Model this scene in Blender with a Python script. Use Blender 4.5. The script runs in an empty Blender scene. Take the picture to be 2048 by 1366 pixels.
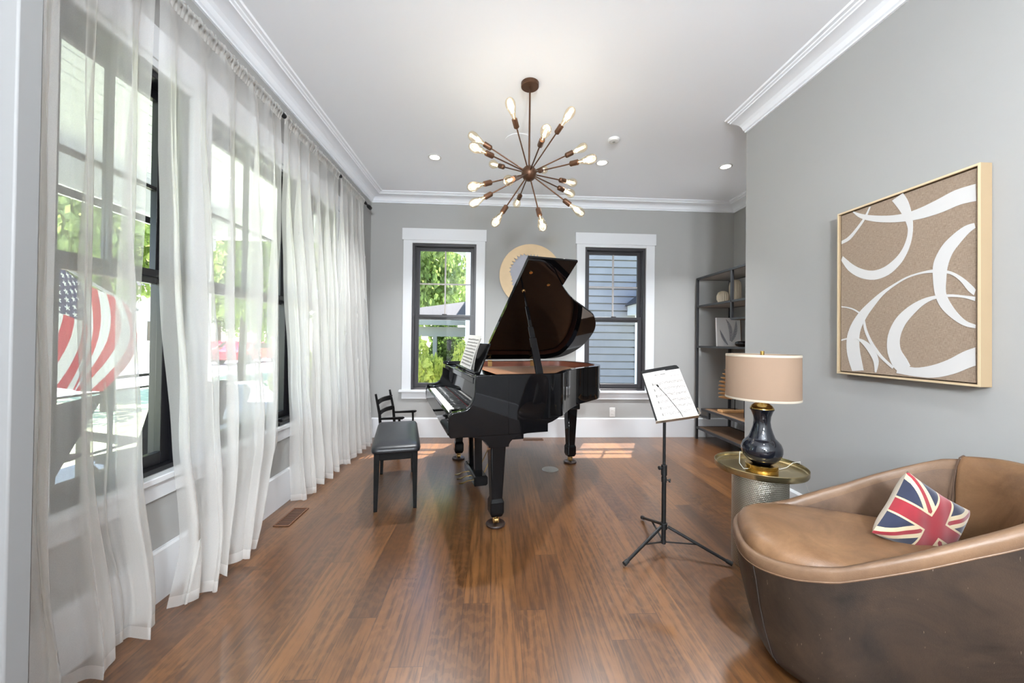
import bpy, math, random
from mathutils import Vector, Matrix, Euler, noise
PI = math.pi
random.seed(7)
sc = bpy.context.scene
COL = sc.collection

# ------------------------------------------------------------------ camera, world, sun, exposure
W_, H_, F_ = 2048.0, 1366.0, 746.12
yaw, pitch, roll = 0.0494, 0.0084, 0.0115
cd = bpy.data.cameras.new('camera'); cam = bpy.data.objects.new('camera', cd); COL.objects.link(cam)
cd.sensor_fit = 'HORIZONTAL'; cd.sensor_width = 36.0; cd.lens = 36.0*F_/W_
cd.shift_x = 0.0; cd.shift_y = -8.96/W_; cd.clip_start = 0.05; cd.clip_end = 200
fw = Vector((math.sin(yaw), math.cos(yaw), 0)); rt = Vector((math.cos(yaw), -math.sin(yaw), 0)); up = Vector((0, 0, 1))
f2 = fw*math.cos(pitch)+up*math.sin(pitch); u2 = up*math.cos(pitch)-fw*math.sin(pitch)
r3 = rt*math.cos(roll)+u2*math.sin(roll); u3 = u2*math.cos(roll)-rt*math.sin(roll)
cam.matrix_world = Matrix(((r3.x, u3.x, -f2.x, 0), (r3.y, u3.y, -f2.y, 0), (r3.z, u3.z, -f2.z, 1.2), (0, 0, 0, 1)))
sc.camera = cam
sc.view_settings.view_transform = 'Standard'; sc.view_settings.look = 'None'
sc.view_settings.gamma = 1.0; sc.view_settings.use_curve_mapping = False
sc.view_settings.exposure = 0.76
sc.cycles.transparent_max_bounces = 40; sc.cycles.max_bounces = 10
sc.cycles.diffuse_bounces = 5; sc.cycles.glossy_bounces = 5; sc.cycles.transmission_bounces = 6
sc.cycles.sample_clamp_indirect = 6.0; sc.cycles.caustics_reflective = False; sc.cycles.caustics_refractive = False
sc.cycles.use_denoising = True

SUNV = Vector((0.18, 0.415, 1.0)).normalized()
wd = bpy.data.worlds.new('sky'); sc.world = wd; wd.use_nodes = True
wn = wd.node_tree; bg = wn.nodes['Background']
sky = wn.nodes.new('ShaderNodeTexSky'); sky.sky_type = 'NISHITA'; sky.sun_disc = False
sky.sun_elevation = math.asin(SUNV.z); sky.sun_rotation = math.atan2(SUNV.x, SUNV.y); sky.air_density = 1.1; sky.dust_density = .5
wn.links.new(sky.outputs[0], bg.inputs[0]); bg.inputs[1].default_value = 0.55
sl = bpy.data.lights.new('sun', 'SUN'); sl.energy = 17.0; sl.angle = 0.009; sl.color = (1, .96, .9)
so = bpy.data.objects.new('sun', sl); COL.objects.link(so)
so.rotation_euler = SUNV.to_track_quat('Z', 'Y').to_euler(); so.location = (2, 8, 12)
CAN_W, BULB_W, FILL_GLOBE_W = 6.0, .36, 255.0

# ------------------------------------------------------------------ helpers
def lin(c):
    return tuple(((x/255.0)/12.92 if x/255.0 <= .04045 else ((x/255.0+.055)/1.055)**2.4) for x in c)
def new_mat(name):
    m = bpy.data.materials.new(name); m.use_nodes = True
    return m, m.node_tree, m.node_tree.nodes['Principled BSDF']
def mat(name, col, rough=.5, metal=0, spec=.5, noise_amt=0, nscale=8, coat=0, bump=0, bscale=60, emit=None, estr=0, stretch=None):
    m, nt, b = new_mat(name)
    b.inputs['Base Color'].default_value = (*col, 1); b.inputs['Roughness'].default_value = rough
    b.inputs['Metallic'].default_value = metal; b.inputs['Specular IOR Level'].default_value = spec
    b.inputs['Coat Weight'].default_value = coat
    if noise_amt or bump:
        tc = nt.nodes.new('ShaderNodeTexCoord'); mp = nt.nodes.new('ShaderNodeMapping')
        nt.links.new(tc.outputs['Object'], mp.inputs[0])
        if stretch: mp.inputs['Scale'].default_value = stretch
    if noise_amt:
        n = nt.nodes.new('ShaderNodeTexNoise'); n.inputs['Scale'].default_value = nscale; n.inputs['Detail'].default_value = 5
        nt.links.new(mp.outputs[0], n.inputs['Vector'])
        r = nt.nodes.new('ShaderNodeValToRGB')
        lo = [max(0, c*(1-noise_amt)) for c in col]; hi = [min(1, c*(1+noise_amt)) for c in col]
        r.color_ramp.elements[0].color = (*lo, 1); r.color_ramp.elements[1].color = (*hi, 1)
        r.color_ramp.elements[0].position = .3; r.color_ramp.elements[1].position = .7
        nt.links.new(n.outputs[0], r.inputs[0]); nt.links.new(r.outputs[0], b.inputs['Base Color'])
    if bump:
        n2 = nt.nodes.new('ShaderNodeTexNoise'); n2.inputs['Scale'].default_value = bscale; n2.inputs['Detail'].default_value = 4
        nt.links.new(mp.outputs[0], n2.inputs['Vector'])
        bp = nt.nodes.new('ShaderNodeBump'); bp.inputs['Strength'].default_value = bump; bp.inputs['Distance'].default_value = .003
        nt.links.new(n2.outputs[0], bp.inputs['Height']); nt.links.new(bp.outputs[0], b.inputs['Normal'])
    if emit:
        b.inputs['Emission Color'].default_value = (*emit, 1); b.inputs['Emission Strength'].default_value = estr
    return m
def N(nt, t, **kw):
    n = nt.nodes.new(t)
    for k, v in kw.items(): setattr(n, k, v)
    return n
def M_(nt, op, a, b=None, c=None):
    n = nt.nodes.new('ShaderNodeMath'); n.operation = op
    for i, v in enumerate((a, b, c)):
        if v is None: continue
        if isinstance(v, (int, float)): n.inputs[i].default_value = v
        else: nt.links.new(v, n.inputs[i])
    return n.outputs[0]
def MIX(nt, f, a, b):
    n = nt.nodes.new('ShaderNodeMix'); n.data_type = 'RGBA'
    for s, v in ((n.inputs[0], f), (n.inputs[6], a), (n.inputs[7], b)):
        if isinstance(v, tuple): s.default_value = (*v, 1) if len(v) == 3 else v
        elif isinstance(v, (int, float)): s.default_value = v
        else: nt.links.new(v, s)
    return n.outputs[2]

class B:
    def __init__(s): s.v = []; s.f = []; s.uv = {}
    def add(s, vs, fs):
        o = len(s.v); s.v += [tuple(p) for p in vs]; s.f += [tuple(i+o for i in f) for f in fs]; return s
    def box(s, x0, x1, y0, y1, z0, z1):
        return s.add([(x0,y0,z0),(x1,y0,z0),(x1,y1,z0),(x0,y1,z0),(x0,y0,z1),(x1,y0,z1),(x1,y1,z1),(x0,y1,z1)],
                     [(0,3,2,1),(4,5,6,7),(0,1,5,4),(1,2,6,5),(2,3,7,6),(3,0,4,7)])
    def bar(s, p, q, w, h, upv=(0,0,1)):
        p = Vector(p); q = Vector(q); d = (q-p).normalized(); u = Vector(upv)
        if abs(d.dot(u)) > .98: u = Vector((1,0,0))
        a = d.cross(u).normalized(); b = a.cross(d).normalized()
        vs = [pt+a*i*w/2+b*j*h/2 for pt in (p, q) for i, j in ((-1,-1),(1,-1),(1,1),(-1,1))]
        return s.add(vs, [(0,1,2,3),(7,6,5,4),(0,4,5,1),(1,5,6,2),(2,6,7,3),(3,7,4,0)])
    def cyl(s, p, q, r0, r1=None, n=16):
        return s.tube([p, q], [r0, r0 if r1 is None else r1], n)
    def tube(s, pts, r, n=10, cap=True):
        pts = [Vector(p) for p in pts]; rs = r if isinstance(r, (list, tuple)) else [r]*len(pts)
        vs = []; prev = None
        for i, p in enumerate(pts):
            d = (pts[min(i+1, len(pts)-1)]-pts[max(i-1, 0)]).normalized()
            if prev is None:
                a = d.orthogonal().normalized()
            else:
                a = (prev-d*prev.dot(d)); a = a.normalized() if a.length > 1e-6 else d.orthogonal().normalized()
            prev = a; b = d.cross(a)
            for k in range(n):
                t = 2*PI*k/n; vs.append(p+(a*math.cos(t)+b*math.sin(t))*rs[i])
        fs = []
        for i in range(len(pts)-1):
            for k in range(n):
                k2 = (k+1) % n; fs.append((i*n+k, i*n+k2, (i+1)*n+k2, (i+1)*n+k))
        if cap:
            fs.append(tuple(reversed(range(n)))); fs.append(tuple((len(pts)-1)*n+k for k in range(n)))
        return s.add(vs, fs)
    def lathe(s, prof, n=32, c=(0,0,0), axis='z', cap=True):
        vs = []
        for r, z in prof:
            for k in range(n):
                t = 2*PI*k/n; p = (r*math.cos(t), r*math.sin(t), z)
                if axis == 'y': p = (p[0], z, -p[1])
                if axis == 'x': p = (z, p[1], -p[0])
                vs.append((p[0]+c[0], p[1]+c[1], p[2]+c[2]))
        m = len(prof); fs = [(i*n+k, i*n+(k+1) % n, (i+1)*n+(k+1) % n, (i+1)*n+k) for i in range(m-1) for k in range(n)]
        if cap: fs += [tuple(reversed(range(n))), tuple((m-1)*n+k for k in range(n))]
        return s.add(vs, fs)
    def prism(s, poly, a0, a1, axis='z'):
        def P3(p, a):
            if axis == 'z': return (p[0], p[1], a)
            if axis == 'y': return (p[0], a, p[1])
            return (a, p[0], p[1])
        n = len(poly); vs = [P3(p, a0) for p in poly]+[P3(p, a1) for p in poly]
        return s.add(vs, [tuple(reversed(range(n))), tuple(range(n, 2*n))]+[(i, (i+1) % n, n+(i+1) % n, n+i) for i in range(n)])
    def grid(s, fn, nu, nv, closeu=False):
        vs = [fn(i/(nu if closeu else nu-1), j/(nv-1)) for j in range(nv) for i in range(nu)]
        fs = []
        for j in range(nv-1):
            for i in range(nu if closeu else nu-1):
                i2 = (i+1) % nu; fs.append((j*nu+i, j*nu+i2, (j+1)*nu+i2, (j+1)*nu+i))
        return s.add(vs, fs)
    def obj(s, name, m=None, parent=None, bevel=0, smooth=True, seg=2, ang=35, solid=0, sub=0):
        me = bpy.data.meshes.new(name); me.from_pydata(s.v, [], s.f)
        import bmesh
        bm = bmesh.new(); bm.from_mesh(me)
        bmesh.ops.recalc_face_normals(bm, faces=bm.faces)
        if smooth:
            for f in bm.faces: f.smooth = True
            for e in bm.edges:
                if len(e.link_faces) == 2 and e.calc_face_angle(0) > math.radians(ang): e.smooth = False
        bm.to_mesh(me); bm.free()
        o = bpy.data.objects.new(name, me); COL.objects.link(o)
        if m: me.materials.append(m)
        if parent: o.parent = parent
        if sub:
            md = o.modifiers.new('sub', 'SUBSURF'); md.levels = sub; md.render_levels = sub
        if solid:
            md = o.modifiers.new('solid', 'SOLIDIFY'); md.thickness = solid; md.offset = 0
        if bevel:
            md = o.modifiers.new('bev', 'BEVEL'); md.width = bevel; md.segments = seg; md.limit_method = 'ANGLE'; md.angle_limit = .6
            md.harden_normals = False
        return o
def thing(name, label, cat, loc=(0,0,0), rz=0, group=None, rot=None):
    o = bpy.data.objects.new(name, None); COL.objects.link(o); o.location = loc
    o.rotation_euler = rot if rot else (0, 0, rz); o['label'] = label; o['category'] = cat; o.empty_display_size = .1
    if group: o['group'] = group
    return o
def tag(o, label, cat, group=None, kind=None):
    o['label'] = label; o['category'] = cat
    if group: o['group'] = group
    if kind: o['kind'] = kind
    return o
def struct(o, label=None):
    o['kind'] = 'structure'
    if label: o['label'] = label
    return o
def copy_tree(o, parent=None):
    c = o.copy(); COL.objects.link(c)
    if parent: c.parent = parent
    for ch in list(o.children): copy_tree(ch, c)
    return c

# ------------------------------------------------------------------ room dimensions
XL, XR, D, X2, YE, ZC = -1.511, 1.981, 4.626, 3.062, 2.846, 2.95
YB = -4.2

# ------------------------------------------------------------------ materials
M = {}
M['wall'] = mat('wall_paint', lin((161, 161, 159)), .75, noise_amt=.02, nscale=1.3, bump=.05, bscale=180)
M['ceil'] = mat('ceiling_paint', lin((240, 244, 250)), .8)
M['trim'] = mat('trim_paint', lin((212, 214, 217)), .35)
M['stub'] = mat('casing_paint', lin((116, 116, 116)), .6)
M['frame'] = mat('window_bronze', lin((52, 50, 53)), .35)
M['frame_black'] = mat('window_black', lin((22, 22, 26)), .3)
M['grille'] = mat('window_grille', lin((176, 170, 168)), .5)
M['piano'] = mat('piano_lacquer', (.003, .003, .0035), .03, spec=.22)
M['mahog'] = mat('mahogany_veneer', lin((112, 62, 44)), .3, noise_amt=.25, nscale=6, stretch=(1, 1, 8))
M['brass'] = mat('brass', lin((196, 160, 104)), .28, metal=1)
M['plate'] = mat('piano_plate_gold', lin((176, 118, 76)), .6)
M['steel'] = mat('steel_wire', lin((190, 180, 165)), .3, metal=1)
M['ivory'] = mat('white_key_plastic', lin((226, 224, 218)), .25)
M['ebony'] = mat('black_key', (.008, .008, .008), .3)
M['felt'] = mat('felt_red', lin((120, 30, 30)), .9)
M['blackmetal'] = mat('black_powdercoat', lin((18, 18, 19)), .45, spec=.3)
M['darkmetal'] = mat('charcoal_metal', lin((42, 43, 46)), .45)
M['paper'] = mat('sheet_paper', lin((196, 192, 187)), .8)
M['ink'] = mat('ink', lin((128, 124, 120)), .8)
M['vinyl'] = mat('black_vinyl', lin((24, 25, 29)), .36, spec=.4, bump=.12, bscale=90)
M['blackwood'] = mat('black_painted_wood', lin((8, 7, 7)), .42, spec=.12)
M['rubber'] = mat('black_rubber', lin((20, 20, 20)), .7)
M['bronze'] = mat('aged_bronze', lin((92, 66, 50)), .38, metal=.75, noise_amt=.12, nscale=30)
M['goldleaf'] = mat('pale_gold', lin((202, 176, 140)), .5, metal=.15, noise_amt=.08, nscale=5)
M['silver'] = mat('brushed_silver_blue', lin((158, 158, 166)), .55, metal=.2, noise_amt=.05, nscale=7)
M['champ'] = mat('champagne_frame', lin((226, 206, 172)), .35, metal=.3)
M['frameside'] = mat('frame_side_gilt', lin((168, 146, 116)), .5, metal=.2)
M['stroke'] = mat('white_acrylic', lin((200, 199, 198)), .7)
M['shade'] = mat('lampshade_linen', lin((140, 118, 100)), .9, spec=.2, bump=.15, bscale=400)
M['shadein'] = mat('shade_lining', lin((186, 176, 160)), .85)
M['lampglass'] = mat('smoked_ceramic_glaze', lin((24, 26, 33)), .06, spec=.6, coat=.3, noise_amt=.35, nscale=5)
M['cord'] = mat('clear_cord', lin((215, 213, 205)), .4)
M['oak'] = mat('shelf_oak', lin((128, 98, 72)), .5, noise_amt=.22, nscale=5, stretch=(8, 1, 8))
M['woodcarve'] = mat('carved_light_wood', lin((206, 158, 108)), .55, noise_amt=.15, nscale=14)
M['print'] = mat('print_paper', lin((246, 248, 251)), .7)
M['fern'] = mat('fern_ink', lin((92, 100, 124)), .8)
M['plastic'] = mat('white_plastic', lin((222, 222, 220)), .4)
M['slot'] = mat('dark_slot', lin((28, 22, 18)), .8)
M['ventwood'] = mat('register_wood', lin((104, 68, 46)), .45)
M['zinc'] = mat('brushed_cover', lin((172, 170, 164)), .4, metal=.7)
M['blackgloss'] = mat('black_glazed_bowl', lin((18, 18, 20)), .15)
M['shirtwhite'] = mat('white_porch_paint', lin((226, 228, 230)), .6)

def sheer_mat(name, alpha, col):
    m, nt, b = new_mat(name); nt.nodes.remove(b); out = nt.nodes['Material Output']
    tr = N(nt, 'ShaderNodeBsdfTransparent'); df = N(nt, 'ShaderNodeBsdfDiffuse'); tl = N(nt, 'ShaderNodeBsdfTranslucent')
    df.inputs[0].default_value = (*col, 1); tl.inputs[0].default_value = (*col, 1)
    ms = N(nt, 'ShaderNodeMixShader'); ms.inputs[0].default_value = .55
    nt.links.new(df.outputs[0], ms.inputs[1]); nt.links.new(tl.outputs[0], ms.inputs[2])
    tc = N(nt, 'ShaderNodeTexCoord'); mp = N(nt, 'ShaderNodeMapping'); mp.inputs['Scale'].default_value = (420, 420, 420)
    nt.links.new(tc.outputs['Object'], mp.inputs[0])
    n = N(nt, 'ShaderNodeTexNoise'); n.inputs['Scale'].default_value = 1.0; n.inputs['Detail'].default_value = 3
    nt.links.new(mp.outputs[0], n.inputs['Vector'])
    lw = N(nt, 'ShaderNodeLayerWeight'); lw.inputs[0].default_value = .5   # woven cloth closes up as it turns edge-on
    a = M_(nt, 'MULTIPLY_ADD', n.outputs[0], .10, alpha-.05)
    a = M_(nt, 'ADD', a, M_(nt, 'MULTIPLY', M_(nt, 'POWER', lw.outputs['Facing'], 3.0), .75))
    a = M_(nt, 'MINIMUM', a, .97)
    m2 = N(nt, 'ShaderNodeMixShader'); nt.links.new(a, m2.inputs[0])
    nt.links.new(tr.outputs[0], m2.inputs[1]); nt.links.new(ms.outputs[0], m2.inputs[2]); nt.links.new(m2.outputs[0], out.inputs[0])
    return m
M['sheer'] = sheer_mat('sheer_voile', .43, lin((243, 242, 239)))
M['sheerhem'] = sheer_mat('sheer_voile_double', .60, lin((243, 242, 239)))

def glass_mat(name, tint=(1, 1, 1), gl=.06):
    m, nt, b = new_mat(name); nt.nodes.remove(b); out = nt.nodes['Material Output']
    tr = N(nt, 'ShaderNodeBsdfTransparent'); tr.inputs[0].default_value = (*tint, 1)
    g = N(nt, 'ShaderNodeBsdfGlossy'); g.inputs['Roughness'].default_value = .01
    lw = N(nt, 'ShaderNodeLayerWeight'); lw.inputs[0].default_value = .5
    f5 = M_(nt, 'POWER', lw.outputs['Facing'], 5.0)
    ms = N(nt, 'ShaderNodeMixShader'); nt.links.new(M_(nt, 'MULTIPLY_ADD', f5, .7, gl*.5), ms.inputs[0])
    nt.links.new(tr.outputs[0], ms.inputs[1]); nt.links.new(g.outputs[0], ms.inputs[2]); nt.links.new(ms.outputs[0], out.inputs[0])
    return m
M['glass'] = glass_mat('window_glass')
M['bulbglass'] = glass_mat('bulb_glass', (1, .93, .8), .12)

def floor_mat():
    m, nt, b = new_mat('oak_floor')
    tc = N(nt, 'ShaderNodeTexCoord'); sep = N(nt, 'ShaderNodeSeparateXYZ'); nt.links.new(tc.outputs['Object'], sep.inputs[0])
    x, y = sep.outputs[0], sep.outputs[1]
    pw = .122
    xi = M_(nt, 'FLOOR', M_(nt, 'DIVIDE', x, pw))
    wn1 = N(nt, 'ShaderNodeTexWhiteNoise', noise_dimensions='1D'); nt.links.new(xi, wn1.inputs['W'])
    yo = M_(nt, 'MULTIPLY_ADD', wn1.outputs['Value'], 9.7, y)
    ln = M_(nt, 'MULTIPLY_ADD', M_(nt, 'FRACT', M_(nt, 'MULTIPLY', wn1.outputs['Value'], 7.13)), .9, 1.5)
    yi = M_(nt, 'FLOOR', M_(nt, 'DIVIDE', yo, ln))
    cb = N(nt, 'ShaderNodeCombineXYZ'); nt.links.new(xi, cb.inputs[0]); nt.links.new(yi, cb.inputs[1])
    wn2 = N(nt, 'ShaderNodeTexWhiteNoise', noise_dimensions='2D'); nt.links.new(cb.outputs[0], wn2.inputs['Vector'])
    rnd = wn2.outputs['Value']
    # per-plank offset coordinates
    cv = N(nt, 'ShaderNodeCombineXYZ'); nt.links.new(x, cv.inputs[0]); nt.links.new(y, cv.inputs[1]); nt.links.new(M_(nt, 'MULTIPLY', rnd, 37.0), cv.inputs[2])
    mp = N(nt, 'ShaderNodeMapping'); mp.inputs['Scale'].default_value = (70, 3.4, 1); nt.links.new(cv.outputs[0], mp.inputs[0])
    g1 = N(nt, 'ShaderNodeTexNoise'); g1.inputs['Scale'].default_value = 1.0; g1.inputs['Detail'].default_value = 6; g1.inputs['Roughness'].default_value = .65; nt.links.new(mp.outputs[0], g1.inputs['Vector'])
    # ray fleck: wavy stripes
    mp2 = N(nt, 'ShaderNodeMapping'); mp2.inputs['Scale'].default_value = (10, 3.6, 1); nt.links.new(cv.outputs[0], mp2.inputs[0])
    wv = N(nt, 'ShaderNodeTexWave', wave_type='BANDS', bands_direction='Y'); wv.inputs['Scale'].default_value = 1.2; wv.inputs['Distortion'].default_value = 18; wv.inputs['Detail'].default_value = 4; wv.inputs['Detail Scale'].default_value = .7; wv.inputs['Detail Roughness'].default_value = .65
    nt.links.new(mp2.outputs[0], wv.inputs['Vector'])
    mp3 = N(nt, 'ShaderNodeMapping'); mp3.inputs['Scale'].default_value = (2.2, .5, 1); nt.links.new(cv.outputs[0], mp3.inputs[0])
    g3 = N(nt, 'ShaderNodeTexNoise'); g3.inputs['Scale'].default_value = 2.0; nt.links.new(mp3.outputs[0], g3.inputs['Vector'])
    base = N(nt, 'ShaderNodeValToRGB'); cr = base.color_ramp
    cr.elements[0].color = (*lin((60, 37, 19)), 1); cr.elements[1].color = (*lin((120, 79, 42)), 1)
    e = cr.elements.new(.5); e.color = (*lin((91, 57, 29)), 1)
    nt.links.new(M_(nt, 'MULTIPLY_ADD', rnd, .60, M_(nt, 'MULTIPLY', g3.outputs[0], .46)), base.inputs[0])
    gr = M_(nt, 'SMOOTH_MIN', 1.0, M_(nt, 'MULTIPLY', M_(nt, 'SUBTRACT', g1.outputs[0], .45), 7.0), .1)
    gr = M_(nt, 'MAXIMUM', gr, 0.0)
    c1 = MIX(nt, M_(nt, 'MULTIPLY', gr, .60), base.outputs[0], lin((36, 20, 11)))
    ws = N(nt, 'ShaderNodeMapRange', interpolation_type='SMOOTHSTEP'); ws.inputs[1].default_value = .45; ws.inputs[2].default_value = .85; nt.links.new(wv.outputs['Fac'], ws.inputs[0])
    fl = M_(nt, 'MULTIPLY', ws.outputs[0], M_(nt, 'MULTIPLY_ADD', M_(nt, 'FRACT', M_(nt, 'MULTIPLY', rnd, 5.7)), .9, .1))
    c2 = MIX(nt, M_(nt, 'MULTIPLY', fl, .26), c1, lin((128, 88, 50)))
    # seams
    fx = M_(nt, 'FRACT', M_(nt, 'DIVIDE', x, pw)); ex = M_(nt, 'MINIMUM', fx, M_(nt, 'SUBTRACT', 1.0, fx))
    fy = M_(nt, 'FRACT', M_(nt, 'DIVIDE', yo, ln)); ey = M_(nt, 'MINIMUM', fy, M_(nt, 'SUBTRACT', 1.0, fy))
    sm = M_(nt, 'MAXIMUM', M_(nt, 'LESS_THAN', ex, .009), M_(nt, 'LESS_THAN', ey, .0007))
    c3 = MIX(nt, M_(nt, 'MULTIPLY', sm, .7), c2, lin((48, 28, 18)))
    nt.links.new(c3, b.inputs['Base Color'])
    nt.links.new(M_(nt, 'MULTIPLY_ADD', g1.outputs[0], .06, .275), b.inputs['Roughness'])
    b.inputs['Specular IOR Level'].default_value = .5; b.inputs['Coat Weight'].default_value = .6; b.inputs['Coat IOR'].default_value = 1.6; b.inputs['Coat Roughness'].default_value = .29
    bp = N(nt, 'ShaderNodeBump'); bp.inputs['Strength'].default_value = .05; bp.inputs['Distance'].default_value = .002
    nt.links.new(M_(nt, 'SUBTRACT', M_(nt, 'MULTIPLY', g1.outputs[0], .5), sm), bp.inputs['Height']); nt.links.new(bp.outputs[0], b.inputs['Normal'])
    return m
M['floor'] = floor_mat()

def leather_mat(name, c0, c1, rough, scr=.0):
    m, nt, b = new_mat(name)
    tc = N(nt, 'ShaderNodeTexCoord')
    n1 = N(nt, 'ShaderNodeTexNoise'); n1.inputs['Scale'].default_value = 5; n1.inputs['Detail'].default_value = 8; n1.inputs['Roughness'].default_value = .7; n1.inputs['Distortion'].default_value = .6
    nt.links.new(tc.outputs['Object'], n1.inputs['Vector'])
    r = N(nt, 'ShaderNodeValToRGB'); r.color_ramp.elements[0].position = .32; r.color_ramp.elements[1].position = .7
    r.color_ramp.elements[0].color = (*c0, 1); r.color_ramp.elements[1].color = (*c1, 1); nt.links.new(n1.outputs[0], r.inputs[0])
    col = r.outputs[0]
    if scr:
        mp = N(nt, 'ShaderNodeMapping'); mp.inputs['Rotation'].default_value = (.3, .9, .5); mp.inputs['Scale'].default_value = (6, 230, 40); nt.links.new(tc.outputs['Object'], mp.inputs[0])
        v = N(nt, 'ShaderNodeTexNoise'); v.inputs['Scale'].default_value = 1; v.inputs['Detail'].default_value = 2; nt.links.new(mp.outputs[0], v.inputs['Vector'])
        s = M_(nt, 'MULTIPLY', M_(nt, 'GREATER_THAN', v.outputs[0], .745), scr)
        col = MIX(nt, s, col, lin((178, 160, 142)))
    nt.links.new(col, b.inputs['Base Color']); b.inputs['Roughness'].default_value = rough
    n2 = N(nt, 'ShaderNodeTexVoronoi'); n2.inputs['Scale'].default_value = 260; nt.links.new(tc.outputs['Object'], n2.inputs['Vector'])
    b.inputs['Specular IOR Level'].default_value = .35
    bp = N(nt, 'ShaderNodeBump'); bp.inputs['Strength'].default_value = .22; bp.inputs['Distance'].default_value = .001
    nt.links.new(n2.outputs['Distance'], bp.inputs['Height'])
    n3 = N(nt, 'ShaderNodeTexNoise'); n3.inputs['Scale'].default_value = 14; n3.inputs['Detail'].default_value = 4; nt.links.new(tc.outputs['Object'], n3.inputs['Vector'])
    b2 = N(nt, 'ShaderNodeBump'); b2.inputs['Strength'].default_value = .2; b2.inputs['Distance'].default_value = .006
    nt.links.new(n3.outputs[0], b2.inputs['Height']); nt.links.new(bp.outputs[0], b2.inputs['Normal']); nt.links.new(b2.outputs[0], b.inputs['Normal'])
    return m
M['leather_out'] = leather_mat('brown_leather_shell', lin((24, 18, 14)), lin((60, 46, 35)), .5, .28)
M['leather_in'] = leather_mat('tan_leather_inside', lin((98, 71, 49)), lin((136, 103, 74)), .36)
M['leather_side'] = leather_mat('brown_leather_inside', lin((76, 58, 45)), lin((112, 88, 70)), .45)
M['leather_edge'] = leather_mat('tan_leather_piping', lin((98, 75, 57)), lin((124, 97, 74)), .4)

def hammered_mat():
    m, nt, b = new_mat('pierced_gold_drum')
    tc = N(nt, 'ShaderNodeTexCoord'); sep = N(nt, 'ShaderNodeSeparateXYZ'); nt.links.new(tc.outputs['Object'], sep.inputs[0])
    ang = M_(nt, 'ARCTAN2', sep.outputs[1], sep.outputs[0]); u = M_(nt, 'MULTIPLY', ang, 110/(2*PI)*1.0); v = M_(nt, 'MULTIPLY', sep.outputs[2], 105.0)
    row = M_(nt, 'FLOOR', v); u2 = M_(nt, 'ADD', u, M_(nt, 'MULTIPLY', M_(nt, 'MODULO', row, 2.0), .5))
    du = M_(nt, 'SUBTRACT', M_(nt, 'FRACT', u2), .5); dv = M_(nt, 'SUBTRACT', M_(nt, 'FRACT', v), .5)
    d = M_(nt, 'SQRT', M_(nt, 'ADD', M_(nt, 'MULTIPLY', du, du), M_(nt, 'MULTIPLY', dv, dv)))
    k = M_(nt, 'LESS_THAN', d, .3)
    nt.links.new(MIX(nt, k, lin((200, 194, 178)), lin((96, 90, 80))), b.inputs['Base Color'])
    b.inputs['Metallic'].default_value = .9; b.inputs['Roughness'].default_value = .3
    bp = N(nt, 'ShaderNodeBump'); bp.inputs['Strength'].default_value = .8; bp.inputs['Distance'].default_value = .003
    nt.links.new(M_(nt, 'MINIMUM', d, .42), bp.inputs['Height']); nt.links.new(bp.outputs[0], b.inputs['Normal'])
    return m
M['drum'] = hammered_mat()
M['tray'] = mat('antique_brass_tray', lin((176, 160, 122)), .22, metal=.95, noise_amt=.08, nscale=6)
M['brassring'] = mat('polished_brass', lin((204, 168, 96)), .2, metal=1)

def linen_mat():
    m, nt, b = new_mat('linen_canvas')
    tc = N(nt, 'ShaderNodeTexCoord'); c = None
    outs = []
    for s in ((1, 900, 60), (1, 60, 900)):
        mp = N(nt, 'ShaderNodeMapping'); mp.inputs['Scale'].default_value = s; nt.links.new(tc.outputs['Object'], mp.inputs[0])
        n = N(nt, 'ShaderNodeTexNoise'); n.inputs['Scale'].default_value = 1; n.inputs['Detail'].default_value = 2; nt.links.new(mp.outputs[0], n.inputs['Vector']); outs.append(n.outputs[0])
    k = M_(nt, 'MULTIPLY', M_(nt, 'SUBTRACT', M_(nt, 'ADD', *outs), .7), 1.6)
    nt.links.new(MIX(nt, k, lin((120, 102, 86)), lin((162, 144, 126))), b.inputs['Base Color']); b.inputs['Roughness'].default_value = .9
    return m
M['linen'] = linen_mat()

def flagmat_uk():
    m, nt, b = new_mat('velvet_union_flag')
    tc = N(nt, 'ShaderNodeTexCoord'); sep = N(nt, 'ShaderNodeSeparateXYZ'); nt.links.new(tc.outputs['UV'], sep.inputs[0])
    u = M_(nt, 'SUBTRACT', sep.outputs[0], .5); v = M_(nt, 'SUBTRACT', sep.outputs[1], .5)
    au, av = M_(nt, 'ABSOLUTE', u), M_(nt, 'ABSOLUTE', v)
    d1 = M_(nt, 'ABSOLUTE', M_(nt, 'SUBTRACT', au, av))
    col = lin((24, 31, 56))
    c = MIX(nt, M_(nt, 'LESS_THAN', d1, .115), col, lin((200, 182, 148)))
    c = MIX(nt, M_(nt, 'LESS_THAN', d1, .038), c, lin((136, 20, 34)))
    mn = M_(nt, 'MINIMUM', au, av)
    c = MIX(nt, M_(nt, 'LESS_THAN', mn, .125), c, lin((200, 182, 148)))
    c = MIX(nt, M_(nt, 'LESS_THAN', mn, .098), c, lin((136, 18, 32)))
    n = N(nt, 'ShaderNodeTexNoise'); n.inputs['Scale'].default_value = 30; n.inputs['Detail'].default_value = 4; nt.links.new(tc.outputs['Object'], n.inputs['Vector'])
    c = MIX(nt, M_(nt, 'MULTIPLY', M_(nt, 'SUBTRACT', n.outputs[0], .3), .35), c, (.01, .01, .015))
    nt.links.new(c, b.inputs['Base Color']); b.inputs['Roughness'].default_value = .85; b.inputs['Sheen Weight'].default_value = .5
    return m
M['ukflag'] = flagmat_uk()
M['pillowback'] = mat('cream_linen_back', lin((206, 196, 180)), .9)

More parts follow.
